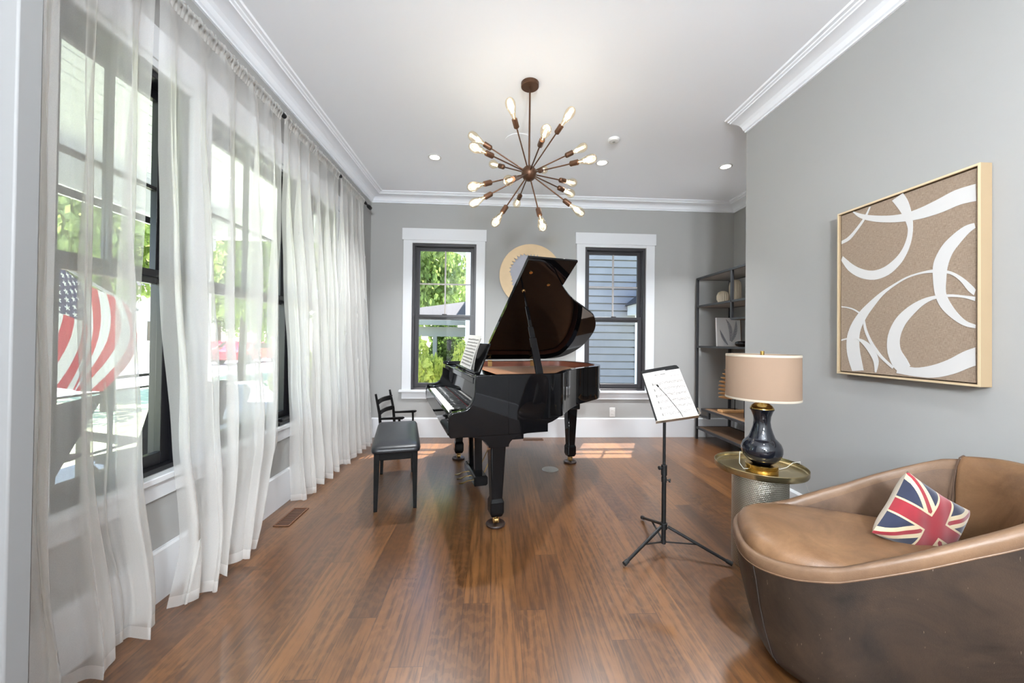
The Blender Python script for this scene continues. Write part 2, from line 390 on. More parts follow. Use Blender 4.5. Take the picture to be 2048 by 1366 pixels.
def flagmat_us():
    m, nt, b = new_mat('nylon_striped_flag')
    tc = N(nt, 'ShaderNodeTexCoord'); sep = N(nt, 'ShaderNodeSeparateXYZ'); nt.links.new(tc.outputs['UV'], sep.inputs[0])
    u, v = sep.outputs[0], sep.outputs[1]
    st = M_(nt, 'LESS_THAN', M_(nt, 'FRACT', M_(nt, 'MULTIPLY', v, 6.5)), .5)
    c = MIX(nt, st, lin((235, 235, 238)), lin((200, 30, 50)))
    can = M_(nt, 'MULTIPLY', M_(nt, 'LESS_THAN', u, .42), M_(nt, 'GREATER_THAN', v, 6/13))
    cu = M_(nt, 'MULTIPLY', u, 6/.42); cvv = M_(nt, 'MULTIPLY', M_(nt, 'SUBTRACT', v, 6/13), 9/(7/13)); row = M_(nt, 'FLOOR', cvv)
    cu = M_(nt, 'ADD', cu, M_(nt, 'MULTIPLY', M_(nt, 'MODULO', row, 2.0), .5))
    du = M_(nt, 'SUBTRACT', M_(nt, 'FRACT', cu), .5); dv = M_(nt, 'SUBTRACT', M_(nt, 'FRACT', cvv), .5)
    an = M_(nt, 'ARCTAN2', du, dv); rr = M_(nt, 'SQRT', M_(nt, 'ADD', M_(nt, 'MULTIPLY', du, du), M_(nt, 'MULTIPLY', dv, dv)))
    star = M_(nt, 'LESS_THAN', rr, M_(nt, 'MULTIPLY_ADD', M_(nt, 'COSINE', M_(nt, 'MULTIPLY', an, 5.0)), .11, .24))
    cc = MIX(nt, star, lin((44, 50, 96)), lin((238, 238, 240)))
    c = MIX(nt, can, c, cc)
    nt.links.new(c, b.inputs['Base Color']); b.inputs['Roughness'].default_value = .7
    out = nt.nodes['Material Output']; tl = N(nt, 'ShaderNodeBsdfTranslucent'); nt.links.new(c, tl.inputs[0])
    ms = N(nt, 'ShaderNodeMixShader'); ms.inputs[0].default_value = .5; nt.links.new(b.outputs[0], ms.inputs[1]); nt.links.new(tl.outputs[0], ms.inputs[2]); nt.links.new(ms.outputs[0], out.inputs[0])
    return m
M['usflag'] = flagmat_us()

def leaf_mat(name, c0, c1):
    m, nt, b = new_mat(name); out = nt.nodes['Material Output']
    tc = N(nt, 'ShaderNodeTexCoord'); n = N(nt, 'ShaderNodeTexNoise'); n.inputs['Scale'].default_value = 2.6; n.inputs['Detail'].default_value = 5; n.inputs['Roughness'].default_value = .8
    nt.links.new(tc.outputs['Object'], n.inputs['Vector'])
    r = N(nt, 'ShaderNodeValToRGB'); r.color_ramp.elements[0].position = .35; r.color_ramp.elements[1].position = .65
    r.color_ramp.elements[0].color = (*c0, 1); r.color_ramp.elements[1].color = (*c1, 1); nt.links.new(n.outputs[0], r.inputs[0])
    nt.links.new(r.outputs[0], b.inputs['Base Color']); b.inputs['Roughness'].default_value = .55
    tl = N(nt, 'ShaderNodeBsdfTranslucent'); nt.links.new(r.outputs[0], tl.inputs[0])
    ms = N(nt, 'ShaderNodeMixShader'); ms.inputs[0].default_value = .5; nt.links.new(b.outputs[0], ms.inputs[1]); nt.links.new(tl.outputs[0], ms.inputs[2]); nt.links.new(ms.outputs[0], out.inputs[0])
    return m
M['leafA'] = leaf_mat('tree_leaves', lin((104, 130, 66)), lin((196, 212, 130)))
M['leafB'] = leaf_mat('shrub_leaves', lin((136, 160, 62)), lin((226, 230, 120)))
M['bark'] = mat('bark', lin((92, 78, 66)), .9, noise_amt=.3, nscale=9)

def siding_mat():
    return mat('blue_grey_clapboard', lin((122, 122, 126)), .65, noise_amt=.06, nscale=3)
M['siding'] = siding_mat()
M['roof'] = mat('asphalt_shingle', lin((58, 58, 63)), .9, noise_amt=.3, nscale=25)
M['lawn'] = mat('lawn', lin((176, 186, 150)), .9, noise_amt=.25, nscale=5)
M['asphalt'] = mat('street_asphalt', lin((185, 185, 190)), .9, noise_amt=.1, nscale=4)
M['porchfloor'] = mat('porch_floor_paint', lin((190, 192, 195)), .6, noise_amt=.05, nscale=4)
M['redpaint'] = mat('red_car_paint', lin((190, 24, 36)), .2, coat=.6)
M['whitecar'] = mat('white_car_paint', lin((226, 228, 232)), .2, coat=.6)
M['darkglass'] = mat('car_glass', lin((30, 36, 44)), .08)
M['cloth'] = mat('grey_cover_cloth', lin((176, 182, 188)), .85, noise_amt=.08, nscale=6)
M['soil'] = mat('mulch', lin((96, 84, 70)), .95, noise_amt=.3, nscale=20)

# ------------------------------------------------------------------ room shell
def wall_with_holes(name, axis, plane0, plane1, a0, a1, z0, z1, holes, m, label):
    """axis 'x': wall in the YZ plane between x=plane0..plane1; 'y': in XZ plane"""
    b = B(); xs = sorted({a0, a1, *[h[0] for h in holes], *[h[1] for h in holes]}); zs = sorted({z0, z1, *[h[2] for h in holes], *[h[3] for h in holes]})
    for i in range(len(xs)-1):
        for j in range(len(zs)-1):
            cx, cz = (xs[i]+xs[i+1])/2, (zs[j]+zs[j+1])/2
            if any(h[0] < cx < h[1] and h[2] < cz < h[3] for h in holes): continue
            if axis == 'x': b.box(plane0, plane1, xs[i], xs[i+1], zs[j], zs[j+1])
            else: b.box(xs[i], xs[i+1], plane0, plane1, zs[j], zs[j+1])
    import bmesh
    return struct(b.obj(name, m, smooth=False), label)
ZS, ZT = .58, 2.378
LW = [(1.34, 1.91), (2.03, 2.94), (3.07, 3.62)]
BW = [(-1.004, -.224), (1.135, 1.913)]
wall_with_holes('wall_left', 'x', XL-.15, XL, YB, D+.15, 0, ZC, [(a, b_, ZS, ZT) for a, b_ in LW], M['wall'], 'warm grey left wall with three windows')
wall_with_holes('wall_back', 'y', D, D+.15, XL, X2, 0, ZC, [(a, b_, ZS, ZT) for a, b_ in BW], M['wall'], 'warm grey back wall with two windows')
struct(B().box(XR, X2+.15, YB, YE, 0, ZC).obj('wall_right', M['wall'], smooth=False), 'light grey wall on the right carrying the framed art')
struct(B().box(X2, X2+.15, YE, D+.15, 0, ZC).obj('wall_alcove', M['wall'], smooth=False), 'grey side wall behind the metal shelf')
struct(B().box(XL, XR, YB-.15, YB, 0, ZC).obj('wall_front', M['wall'], smooth=False), 'grey wall behind the camera')
struct(B().box(XL-.15, X2+.15, YB-.15, D+.15, -.12, 0).obj('floor', M['floor'], smooth=False), 'brown quarter sawn oak plank floor')
struct(B().box(XL-.15, X2+.15, YB-.15, D+.15, ZC, ZC+.12).obj('ceiling', M['ceil'], smooth=False), 'smooth white ceiling')
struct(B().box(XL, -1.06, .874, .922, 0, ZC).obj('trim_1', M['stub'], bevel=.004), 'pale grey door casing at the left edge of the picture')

# baseboards (0.24 high with a small top bevel)
def baseboard(name, p, q, nrm, label):
    p = Vector(p); q = Vector(q); n = Vector(nrm); prof = [(0, 0), (.018, 0), (.018, .226), (.012, .236), (0, .238)]
    b = B(); vs = [pt+n*a+Vector((0, 0, z)) for pt in (p, q) for a, z in prof]; k = len(prof)
    b.add(vs, [tuple(range(k)), tuple(reversed(range(k, 2*k)))]+[(i, (i+1) % k, k+(i+1) % k, k+i) for i in range(k)])
    return struct(b.obj(name, M['trim'], smooth=False), label)
baseboard('baseboard_left', (XL, .922, 0), (XL, D, 0), (1, 0, 0), 'tall white baseboard under the curtained windows')
baseboard('baseboard_back', (XL, D, 0), (X2, D, 0), (0, -1, 0), 'tall white baseboard on the back wall')
baseboard('baseboard_right', (XR, YB, 0), (XR, YE+.018, 0), (-1, 0, 0), 'tall white baseboard on the right wall')
baseboard('baseboard_alcove', (X2, YE, 0), (X2, D, 0), (-1, 0, 0), 'tall white baseboard behind the metal shelf')

# crown moulding: swept profile (distance from wall, z), with mitred corners
CP = [(0, 2.862), (.014, 2.862), (.014, 2.872), (.026, 2.876), (.034, 2.886), (.042, 2.9), (.06, 2.914), (.085, 2.922), (.115, 2.925),
      (.135, 2.924), (.138, 2.931), (.152, 2.933), (.156, 2.939), (.176, 2.940), (.182, ZC), (0, ZC)]
def crown(name, path, label):
    """path: list of (corner point, inward mitre vector)"""
    b = B(); k = len(CP); vs = []
    for c, mv in path:
        for p_, z in CP: vs.append((c[0]+mv[0]*p_, c[1]+mv[1]*p_, z))
    fs = [tuple(range(k)), tuple(reversed(range((len(path)-1)*k, len(path)*k)))]
    for s in range(len(path)-1):
        fs += [(s*k+i, s*k+(i+1) % k, (s+1)*k+(i+1) % k, (s+1)*k+i) for i in range(k)]
    b.add(vs, fs); return struct(b.obj(name, M['ceil'], ang=20), label)
crown('trim_2', [((XL, YB), (1, 0)), ((XL, D), (1, -1)), ((X2, D), (-1, -1)), ((X2, YE), (-1, 0))], 'white crown moulding along the left and back walls')
crown('trim_3', [((XR, YB), (-1, 0)), ((XR, YE), (-1, 0))], 'white crown moulding along the right wall, ending at its corner')

# ------------------------------------------------------------------ windows (local x across, y outward, z up)
def window(name, w, origin, rz, label, fm, gm, vert=True, casing_l=.108, casing_r=.108, header=True, span=None):
    root = bpy.data.objects.new(name, None); COL.objects.link(root); root.location = origin; root.rotation_euler = (0, 0, rz); root['kind'] = 'structure'; root['label'] = label
    h = ZT-ZS
    # outer frame
    t = .028; f = B()
    f.box(0, t, .004, .145, 0, h); f.box(w-t, w, .004, .145, 0, h); f.box(t, w-t, .004, .145, h-.03, h); f.box(t, w-t, .004, .145, 0, .022)
    f.box(t, t+.01, .05, .058, .022, h-.03); f.box(w-t-.01, w-t, .05, .058, .022, h-.03)
    f.obj('window_frame', fm, root, bevel=.002)
    mr = 1.475-ZS
    def sash(y0, y1, z0, z1, rails, nm):
        b = B(); s = .046
        x0, x1 = t+.001, w-t-.001
        b.box(x0, x0+s, y0, y1, z0, z1); b.box(x1-s, x1, y0, y1, z0, z1); b.box(x0+s, x1-s, y0, y1, z0, z0+rails[0]); b.box(x0+s, x1-s, y0, y1, z1-rails[1], z1)
        so_ = b.obj('sash', fm, root, bevel=.002); so_['label'] = nm
        ym = (y0+y1)/2
        B().box(x0+s-.004, x1-s+.004, ym-.002, ym+.002, z0+rails[0]-.004, z1-rails[1]+.004).obj('pane', M['glass'], so_, smooth=False)
        return so_, (x0+s, x1-s, z0+rails[0], z1-rails[1])
    sash(.045, .075, .023, mr+.03, (.055, .034), 'lower sash')
    us, (a, c, e, g) = sash(.082, .112, mr-.03, h-.031, (.034, .042), 'upper sash')
    gb = B(); ym = .097
    gb.box(a, c, ym-.014, ym-.003, (e+g)/2-.008, (e+g)/2+.008); gb.box(a, c, ym+.003, ym+.014, (e+g)/2-.008, (e+g)/2+.008)
    if vert:
        gb.box((a+c)/2-.008, (a+c)/2+.008, ym-.0145, ym-.003, e, g); gb.box((a+c)/2-.008, (a+c)/2+.008, ym+.003, ym+.0145, e, g)
    gb.obj('muntin', gm, us, smooth=False)
    lk = B().box(w/2-.03, w/2+.03, .045, .063, mr+.0305, mr+.042); lk.obj('sash_lock', fm, root, bevel=.003)
    return root, w, h
def casing(root, w, h, cl, cr, head=(True, True)):
    z1 = 2.413-ZS
    tb = B()
    if cl: tb.box(-cl, 0, -.02, 0, 0, z1)
    if cr: tb.box(w, w+cr, -.02, 0, 0, z1)
    tb.box(-.0, w, -.018, 0, h, z1)
    tb.obj('casing', M['trim'], root, bevel=.0015)
    return z1
def stool(root, x0, x1, h):
    B().box(x0-.03, x1+.03, -.048, .003, -.028, 0).obj('window_stool', M['trim'], root, bevel=.004)
    B().box(x0, x1, -.02, 0, -.108, -.028).obj('apron', M['trim'], root, bevel=.002)
    B().box(x0-.016, x1+.016, -.026, 0, 2.413-ZS, 2.556-ZS).obj('header_board', M['trim'], root, bevel=.002)
for i, (a, b_) in enumerate(BW):
    r, w, h = window('window_%d' % (i+4), b_-a, (a, D, ZS), 0, ['back wall window showing trees, left of the piano', 'back wall window showing grey siding, right of the piano'][i], M['frame'], M['grille'])
    casing(r, w, h, .108, .108); stool(r, -.108, w+.108, h)
for i, (a, b_) in enumerate(LW):   # rotated: local x -> +Y, local y(outward) -> -X
    r, w, h = window('window_%d' % (i+1), b_-a, (XL, a, ZS), PI/2, ['narrow black left wall window nearest the camera', 'wide black middle window of the left wall', 'narrow black left wall window nearest the back corner'][i], M['frame_black'], M['frame_black'])
    casing(r, w, h, .12 if i != 1 else 0, .12 if i != 1 else 0)
    if i != 1: pass
    if i == 0:
        # one long sill, apron and header under and over all three windows
        stool(r, -.12, LW[2][1]-LW[0][0]+.12, h)
    if i == 1:
        cb = B(); cb.box(w-.26, w-.02, -.03, .02, .001, .03); cb.box(w-.24, w-.03, -.04, .0, .03, .05); cb.bar((w-.07, -.035, .04), (w-.06, -.05, .12), .012, .012)
        o = cb.obj('sash_crank', M['frame_black'], r, bevel=.005); o['label'] = 'folded black crank hardware on the sill'

# ------------------------------------------------------------------ curtains
ROD_X, ROD_Z = -1.430, 2.695
rod = thing('curtain_rod', 'long thin black curtain rod under the crown moulding on the left wall', 'curtain rod', (ROD_X, 0, ROD_Z))
B().cyl((0, .93, 0), (0, 4.25, 0), .010, n=16).obj('rod', M['blackmetal'], rod)
B().lathe([(.012, 0), (.013, .02), (.019, .025), (.022, .05), (.022, .09), (.016, .1)], 20, (0, 4.25, 0), 'y').obj('finial', M['blackmetal'], rod)
for yb in (2.563, 3.49, 4.17, 1.633):
    bb = B(); bb.tube([(0, yb, 0), (-.03, yb, .0), (-.08, yb, 0)], .007, 8); bb.cyl((0, yb-.022, 0), (0, yb+.022, 0), .016, n=12); bb.lathe([(.02, 0), (.02, .006)], 14, (-.081, yb, 0), 'x')
    bb.obj('bracket', M['blackmetal'], rod)
def interp(tab, z):
    tab = sorted(tab)
    if z <= tab[0][0]: return tab[0][1]
    for (z0, y0), (z1, y1) in zip(tab, tab[1:]):
        if z <= z1: return y0+(y1-y0)*(z-z0)/(z1-z0)
    return tab[-1][1]
def curtain(label, left, right, folds, seed, flare, group, hemz=.055, floorz=.008):
    rnd = random.Random(seed)
    nU = folds*22; nV = 46
    ph = [0]
    wts = [rnd.uniform(.55, 1.6) for _ in range(folds)]; tot = sum(wts); acc = [0]
    for w in wts: acc.append(acc[-1]+w/tot)
    amps = [rnd.uniform(.5, 1.3) for _ in range(folds+1)]; lean = [rnd.uniform(-1, 1) for _ in range(folds+1)]
    def phase(s):
        for k in range(folds):
            if s <= acc[k+1]+1e-9: return k+(s-acc[k])/(acc[k+1]-acc[k])
        return folds
    root = thing('sheer_curtain', label, 'curtain', (0, 0, 0), group=group)
    def surf(s, z):
        q = (ROD_Z-z)/ROD_Z            # 0 at rod, 1 at floor
        y0, y1 = interp(left, z), interp(right, z)
        p = phase(s); k = min(int(p), folds-1); fr = p-k
        am = amps[k]*(1-fr)+amps[k+1]*fr
        A = (.012+.036*min(1, q*2.2)+.018*q)*am
        wob = noise.noise(Vector((s*5+seed, z*.9, seed*.3)))
        y = y0+(y1-y0)*s
        x = ROD_X+A*math.sin(2*PI*p+lean[k]*1.1*q+wob*1.4*q)+.28*A*math.sin(6.3*PI*p+lean[k]*3+wob*2)*min(1, q*4)+flare*q*q*(.55+.45*noise.noise(Vector((s*3.1, seed, 0)))*2)
        x += .03*q*noise.noise(Vector((s*9, z*2.2, seed)))
        y += .35*A*math.sin(4*PI*p+1.0+lean[k])*(1 if 0.02 < s < .98 else 0)+.012*q*noise.noise(Vector((s*7+9, z*3, seed)))
        if q < .012: x = ROD_X+.012*math.sin(2*PI*p*2)
        zz = z
        if z < .3: zz = z+(.3-z)/.3*.035*(.5+noise.noise(Vector((s*6, seed*1.7, 2))))
        return (max(x, XL+.03) if z > .5 else max(x, XL+.045), y, zz)
    zs = [ROD_Z-.005-(ROD_Z-.005-hemz)*(j/(nV-1)) for j in range(nV)]
    b = B(); b.grid(lambda u, v: surf(u, zs[int(round(v*(nV-1)))]), nU, nV); b.obj('cloth_panel', M['sheer'], root, ang=180)
    zh = [hemz-(hemz-floorz)*(j/5) for j in range(6)]
    b = B(); b.grid(lambda u, v: surf(u, zh[int(round(v*5))]), nU, 6); h_ = b.obj('hem', M['sheerhem'], root, ang=180); h_['label'] = 'double stitched bottom hem'
    # gathered header round the rod
    y0, y1 = interp(left, ROD_Z), interp(right, ROD_Z); n = int((y1-y0)/.0045)
    def hd(u, v):
        y = y0+(y1-y0)*u; t = u*n*.5
        rr = .0155+.0035*math.sin(t*2.1)+.003*math.sin(t*5.3+seed)
        a = -1.15*PI*v+ .1
        zt = .034+.006*math.sin(t*1.7+seed)
        if v > .999: return (ROD_X+.004*math.sin(t*3), y, ROD_Z-.05)
        if v < .001: return (ROD_X-.003+.007*math.sin(t*2.4), y+.004*math.sin(t), ROD_Z+zt)
        return (ROD_X+rr*math.cos(PI/2-PI*v), y+.002*math.sin(t*3.1), ROD_Z+rr*math.sin(PI/2-PI*v)*1.2)
    b = B(); b.grid(hd, n, 7); b.obj('header_ruffle', M['sheerhem'], root, ang=180)
    return root
G = 'sheer white curtain panels on the left wall'
Aleft = [(2.7, .95), (0, .95)]
Aright = [(2.7, 1.625), (2.56, 1.621), (1.97, 1.604), (1.47, 1.587), (1.06, 1.585), (.67, 1.598), (.46, 1.616), (.13, 1.657), (0, 1.653)]
Bleft = [(2.7, 1.64), (2.6, 1.644), (1.99, 1.645), (1.44, 1.667), (1.05, 1.691), (.61, 1.713), (.25, 1.734), (0, 1.70)]
Bright = [(2.7, 2.535), (2.46, 2.56), (1.85, 2.548), (1.31, 2.518), (.79, 2.493), (.54, 2.473), (.24, 2.30), (0, 2.22)]
Cleft = [(2.7, 2.585), (2.13, 2.582), (1.6, 2.629), (1.11, 2.683), (.58, 2.739), (.04, 2.79)]
Cright = [(2.7, 3.46), (1.55, 3.511), (.63, 3.55), (0, 3.58)]
Dleft = [(2.7, 3.51), (1.55, 3.50), (.63, 3.53), (0, 3.57)]
Dright = [(2.7, 4.12), (1.63, 4.20), (.5, 4.28), (0, 4.32)]
curtain('sheer white curtain panel nearest the camera, cut by the left edge casing', Aleft, Aright, 5, 3, .10, G)
curtain('sheer white curtain panel second from the camera, its hem fanned over the floor', Bleft, Bright, 5, 11, .16, G)
curtain('sheer white curtain panel beside the floor register, over the crank window corner', Cleft, Cright, 6, 5, .02, G)
curtain('sheer white curtain panel nearest the back corner of the room', Dleft, Dright, 6, 8, .05, G)

# ------------------------------------------------------------------ grand piano (local x: keyboard -> tail, y: treble -> bass)
PR = math.atan2(.261, .965)
pno = thing('grand_piano', 'glossy black baby grand piano with raised lid beside the back windows', 'piano', (.027, 2.431, 0), PR)
YT, YBs = -.08, 1.476
def catmull(pts, n=6):
    out = []
    for i in range(len(pts)-1):
        p0 = Vector(pts[max(i-1, 0)]); p1 = Vector(pts[i]); p2 = Vector(pts[i+1]); p3 = Vector(pts[min(i+2, len(pts)-1)])
        for k in range(n):
            t = k/n; out.append(tuple(.5*((2*p1)+(-p0+p2)*t+(2*p0-5*p1+4*p2-p3)*t*t+(-p0+3*p1-3*p2+p3)*t**3)))
    out.append(tuple(pts[-1])); return out
curve = catmull([(.34, YT), (.44, -.045), (.535, .075), (.64, .205), (.79, .355), (.96, .475), (1.12, .60), (1.235, .80), (1.275, 1.03), (1.25, 1.25), (1.14, 1.42), (.96, YBs)], 7)
outer = [(-.155, YT), (.10, YT)]+curve+[(.5, YBs), (-.155, YBs)]
def offset(path, d):
    o = []
    for i, p in enumerate(path):
        a = Vector(path[max(i-1, 0)]); c = Vector(path[min(i+1, len(path)-1)]); t = (c-a).normalized(); o.append((p[0]-t.y*d, p[1]+t.x*d))
    return o
def ring(path, d0, d1, z0, z1):
    b = B(); A_ = offset(path, d0) if d0 else path; C_ = offset(path, d1); n = len(path)
    vs = [(*p, z0) for p in A_]+[(*p, z1) for p in A_]+[(*p, z1) for p in C_]+[(*p, z0) for p in C_]
    fs = []
    for i in range(n-1):
        for a in range(4):
            c = (a+1) % 4; fs.append((a*n+i, a*n+i+1, c*n+i+1, c*n+i))
    fs += [(0, n, 2*n, 3*n), (n-1, 4*n-1, 3*n-1, 2*n-1)]
    return b.add(vs, fs)
RT = .98
case = ring(outer, 0, .05, .69, RT).obj('rim', M['piano'], pno, bevel=.004)
ring([(.08, YT)]+curve+[(.5, YBs), (.08, YBs)], .0505, .056, .80, RT-.004).obj('inner_rim', M['mahog'], pno)
soff = offset(outer, .045)
B().prism(soff, .69, .72).obj('soundboard', M['mahog'], pno, smooth=False)
pl_ = [p for p in offset(outer, .075) if p[0] > .075]
B().prism([(.075, pl_[0][1])]+pl_+[(.075, YBs-.075)], .895, .915).obj('iron_plate', M['plate'], pno, smooth=False)
# pin block, dampers and strings
sb = B()
for i in range(70):
    y = YT+.12+i*.0195
    xe = .25+.95*min(1, max(0, (y+.02)/1.15))**.8
    sb.bar((.16, y, .925), (min(xe, 1.12), y+.04, .925), .001, .001)
st = sb.obj('piano_strings', M['steel'], pno, smooth=False); st['kind'] = 'stuff'
# cheeks (arms)
arm = [(.06, .60), (-.31, .60), (-.322, .615), (-.326, .71), (-.318, .742), (-.30, .755), (-.262, .76), (-.235, .764), (-.212, .773), (-.193, .79), (-.178, .815),
       (-.168, .85), (-.164, .89), (-.163, .945), (-.158, RT), (.06, RT)]
for y0, y1 in ((YT-.001, YT+.048), (YBs-.048, YBs+.001)):
    B().prism(arm, y0, y1, 'y').obj('key_arm', M['piano'], pno, bevel=.006, seg=3, ang=28)
B().box(-.30, .05, YT+.045, YBs-.045, .60, .70).obj('keybed', M['piano'], pno, bevel=.004)
B().prism([(.04, .60), (.33, .60), (.33, .655), (.36, .664), (.40, .685), (.42, .70), (.04, .70)], YT+.004, YBs-.3, 'y').obj('case_bottom', M['piano'], pno, bevel=.003)
B().box(.03, .16, YT+.003, YBs-.2, .565, .603).obj('cross_beam', M['piano'], pno, bevel=.003)
B().box(-.322, -.300, YT+.048, YBs-.048, .607, .733).obj('key_slip', M['piano'], pno, bevel=.004)
B().box(-.322, -.314, YT+.048, YBs-.048, .638, .642).obj('slip_moulding', M['steel'], pno)
for y0, y1 in ((YT+.0485, YT+.145), (YBs-.145, YBs-.0485)):
    B().box(-.299, -.152, y0, y1, .70, .752).obj('key_block', M['piano'], pno, bevel=.006)
ky0, ky1 = YT+.146, YBs-.146; kw = (ky1-ky0)/52
wk = B().box(-.298, -.150, .0006, kw-.0006, .700, .728).obj('white_key', M['ivory'], pno, bevel=.001, seg=1)
wk.location = (0, ky0, 0)
for k in range(1, 52):
    c = wk.copy(); COL.objects.link(c); c.location = (0, ky0+k*kw, 0)
bk = None
for k in range(51):
    if (51-k) % 7 in (0, 3): continue   # gaps between E-F and B-C
    if bk is None:
        bk = B().add([(-.248, 0, .728), (-.150, 0, .728), (-.150, .011, .728), (-.248, .011, .728), (-.243, .001, .740), (-.150, .001, .740), (-.150, .010, .740), (-.243, .010, .740)],
                     [(0,3,2,1),(4,5,6,7),(0,1,5,4),(1,2,6,5),(2,3,7,6),(3,0,4,7)]).obj('black_key', M['ebony'], pno, bevel=.0012, seg=1); o = bk
    else:
        o = bk.copy(); COL.objects.link(o)
    o.location = (0, ky0+(k+1)*kw-.0055, 0)
B().prism([(-.149, .70), (-.135, .70), (-.105, .935), (-.122, .935)], YT+.049, YBs-.049, 'y').obj('fallboard', M['piano'], pno, bevel=.004)
B().box(-.150, -.143, YT+.05, YBs-.05, .728, .737).obj('name_felt', M['felt'], pno)
B().box(-.160, .07, YT+.05, YBs-.05, .936, .952).obj('music_shelf', M['piano'], pno, bevel=.004)
B().box(-.166, -.150, YT+.05, YBs-.05, .922, .962).obj('shelf_lip', M['piano'], pno, bevel=.004)
for y0 in (YT+.05, YBs-.11):
    B().box(-.14, .05, y0, y0+.06, .9525, .966).obj('desk_slide', M['piano'], pno, bevel=.004)
dk = B().add([(-.058, .285, .953), (-.046, .285, .953), (.034, .285, 1.172), (.022, .285, 1.172), (-.058, 1.12, .953), (-.046, 1.12, .953), (.034, 1.12, 1.172), (.022, 1.12, 1.172)],
             [(0,1,2,3),(7,6,5,4),(0,4,5,1),(1,5,6,2),(2,6,7,3),(3,7,4,0)]).obj('music_desk', M['piano'], pno, bevel=.004)
B().box(-.085, -.045, .285, 1.12, .9525, .968).obj('desk_ledge', M['piano'], pno, bevel=.003)
# legs
def leg(px, py, blockz, tag_=None):
    b = B()
    def sq(h, z): return [(px-h, py-h, z), (px+h, py-h, z), (px+h, py+h, z), (px-h, py+h, z)]
    prof = [(.052, .53), (.036, .185), (.036, .182), (.045, .160), (.045, .092), (.036, .070), (.032, .066)]
    vs = []; fs = []
    # octagonal section (chamfered square)
    def oc(h, z):
        c = h*.14
        return [(px-h+c, py-h, z), (px+h-c, py-h, z), (px+h, py-h+c, z), (px+h, py+h-c, z), (px+h-c, py+h, z), (px-h+c, py+h, z), (px-h, py+h-c, z), (px-h, py-h+c, z)]
    for h, z in prof: vs += oc(h, z)
    m = len(prof)
    fs = [(i*8+k, i*8+(k+1) % 8, (i+1)*8+(k+1) % 8, (i+1)*8+k) for i in range(m-1) for k in range(8)]+[tuple(range(8)), tuple(reversed(range((m-1)*8, m*8)))]
    b.add(vs, fs)
    o = b.obj('leg', M['piano'], pno, bevel=.002, seg=1, ang=20)
    cb = B(); cb.cyl((px, py, .066), (px, py, .05), .012, n=12); cb.box(px-.02, px-.012, py-.014, py+.014, .02, .056); cb.box(px+.012, px+.02, py-.014, py+.014, .02, .056)
    cb.cyl((px-.0115, py, .034), (px+.0115, py, .034), .021, n=20)
    cb.obj('caster', M['brass'], o, bevel=.001)
    return o
leg(0, 0, .53); leg(0, 1.396, .53); leg(1.035, .989, .53)
corb = [(-.235, .601)]
for k in range(9):
    a = k/8*PI/2; corb.append((-.235+.165*math.sin(a)*1.0, .601-.078*(1-math.cos(a))-.0))
corb += [(-.06, .523), (.06, .523)]
for k in range(9):
    a = k/8*PI/2; corb.append((.21-.15*math.cos(a), .601-.078*(1-math.sin(a))))
corb += [(.21, .601)]
for y in (0, 1.396):
    B().prism(corb, y-.078, y+.078, 'y').obj('leg_block', M['piano'], pno, bevel=.003)
B().box(.965, 1.105, .919, 1.059, .53, .69).obj('leg_block', M['piano'], pno, bevel=.01)
# pedal lyre
ly = B(); ly.prism([(-.03, .062), (.065, .062), (.075, .075), (.075, .125), (.062, .14), (-.02, .14), (-.035, .128), (-.035, .075)], .50, .90, 'y'); ly.obj('lyre_box', M['piano'], pno, bevel=.003)
for yy in (.57, .79):
    B().prism([(-.012, .13), (.048, .13), (.042, .40), (.05, .61), (-.03, .61), (-.02, .40)], yy, yy+.045, 'y').obj('lyre_post', M['piano'], pno, bevel=.004)
for yy in (.60, .70, .80):
    pb = B(); n = 10
    def pf(u, v, yy=yy):
        x = -.03-.105*u; w = (.007+.010*max(0, math.sin(PI*min(1, max(0, (u-.45)/.6)))))
        z = .078-.016*u+.004*math.sin(u*PI*2)
        a = 2*PI*v; return (x, yy+w*math.cos(a), z+.004*math.sin(a))
    pb.grid(pf, n, 11); pb.obj('pedal', M['brass'], pno, ang=60)
rb = B()
rb.cyl((.07, .63, .10), (.30, .63, .60), .004, n=8); rb.cyl((.07, .78, .10), (.30, .78, .60), .004, n=8); rb.obj('lyre_brace', M['brass'], pno)
rb = B(); rb.cyl((.02, .66, .14), (.02, .66, .60), .003, n=8); rb.cyl((.02, .74, .14), (.02, .74, .60), .003, n=8); rb.obj('trap_rod', M['brass'], pno)
# lid
LA = math.radians(29.5)
lid = bpy.data.objects.new('lid', None)
def lidP(x, s, t=0):   # s from the hinge, t = thickness towards outside
    return (x, YBs-s*math.cos(LA)+t*math.sin(LA), RT+.012+s*math.sin(LA)+t*math.cos(LA))
lo = [(p[0], YBs-p[1]+0.0) for p in [(.25, YT-.01)]+[(c[0]+.004, c[1]-.008) for c in curve]+[(.25, YBs)]]
b = B(); n = len(lo); b.add([lidP(x, max(s, 0)) for x, s in lo]+[lidP(x, max(s, 0), .021) for x, s in lo], [tuple(range(n)), tuple(reversed(range(n, 2*n)))]+[(i, (i+1) % n, n+(i+1) % n, n+i) for i in range(n)])
lidm = b.obj('lid', M['piano'], pno, bevel=.003)
fl = [(.254, .0), (.254, 1.565), (.645, 1.565), (.645, .0)]
b = B(); b.add([lidP(x, s, .026) for x, s in fl]+[lidP(x, s, .045) for x, s in fl], [(0,1,2,3),(7,6,5,4),(0,4,5,1),(1,5,6,2),(2,6,7,3),(3,7,4,0)])
b.obj('lid_front_flap', M['piano'], pno, bevel=.003)
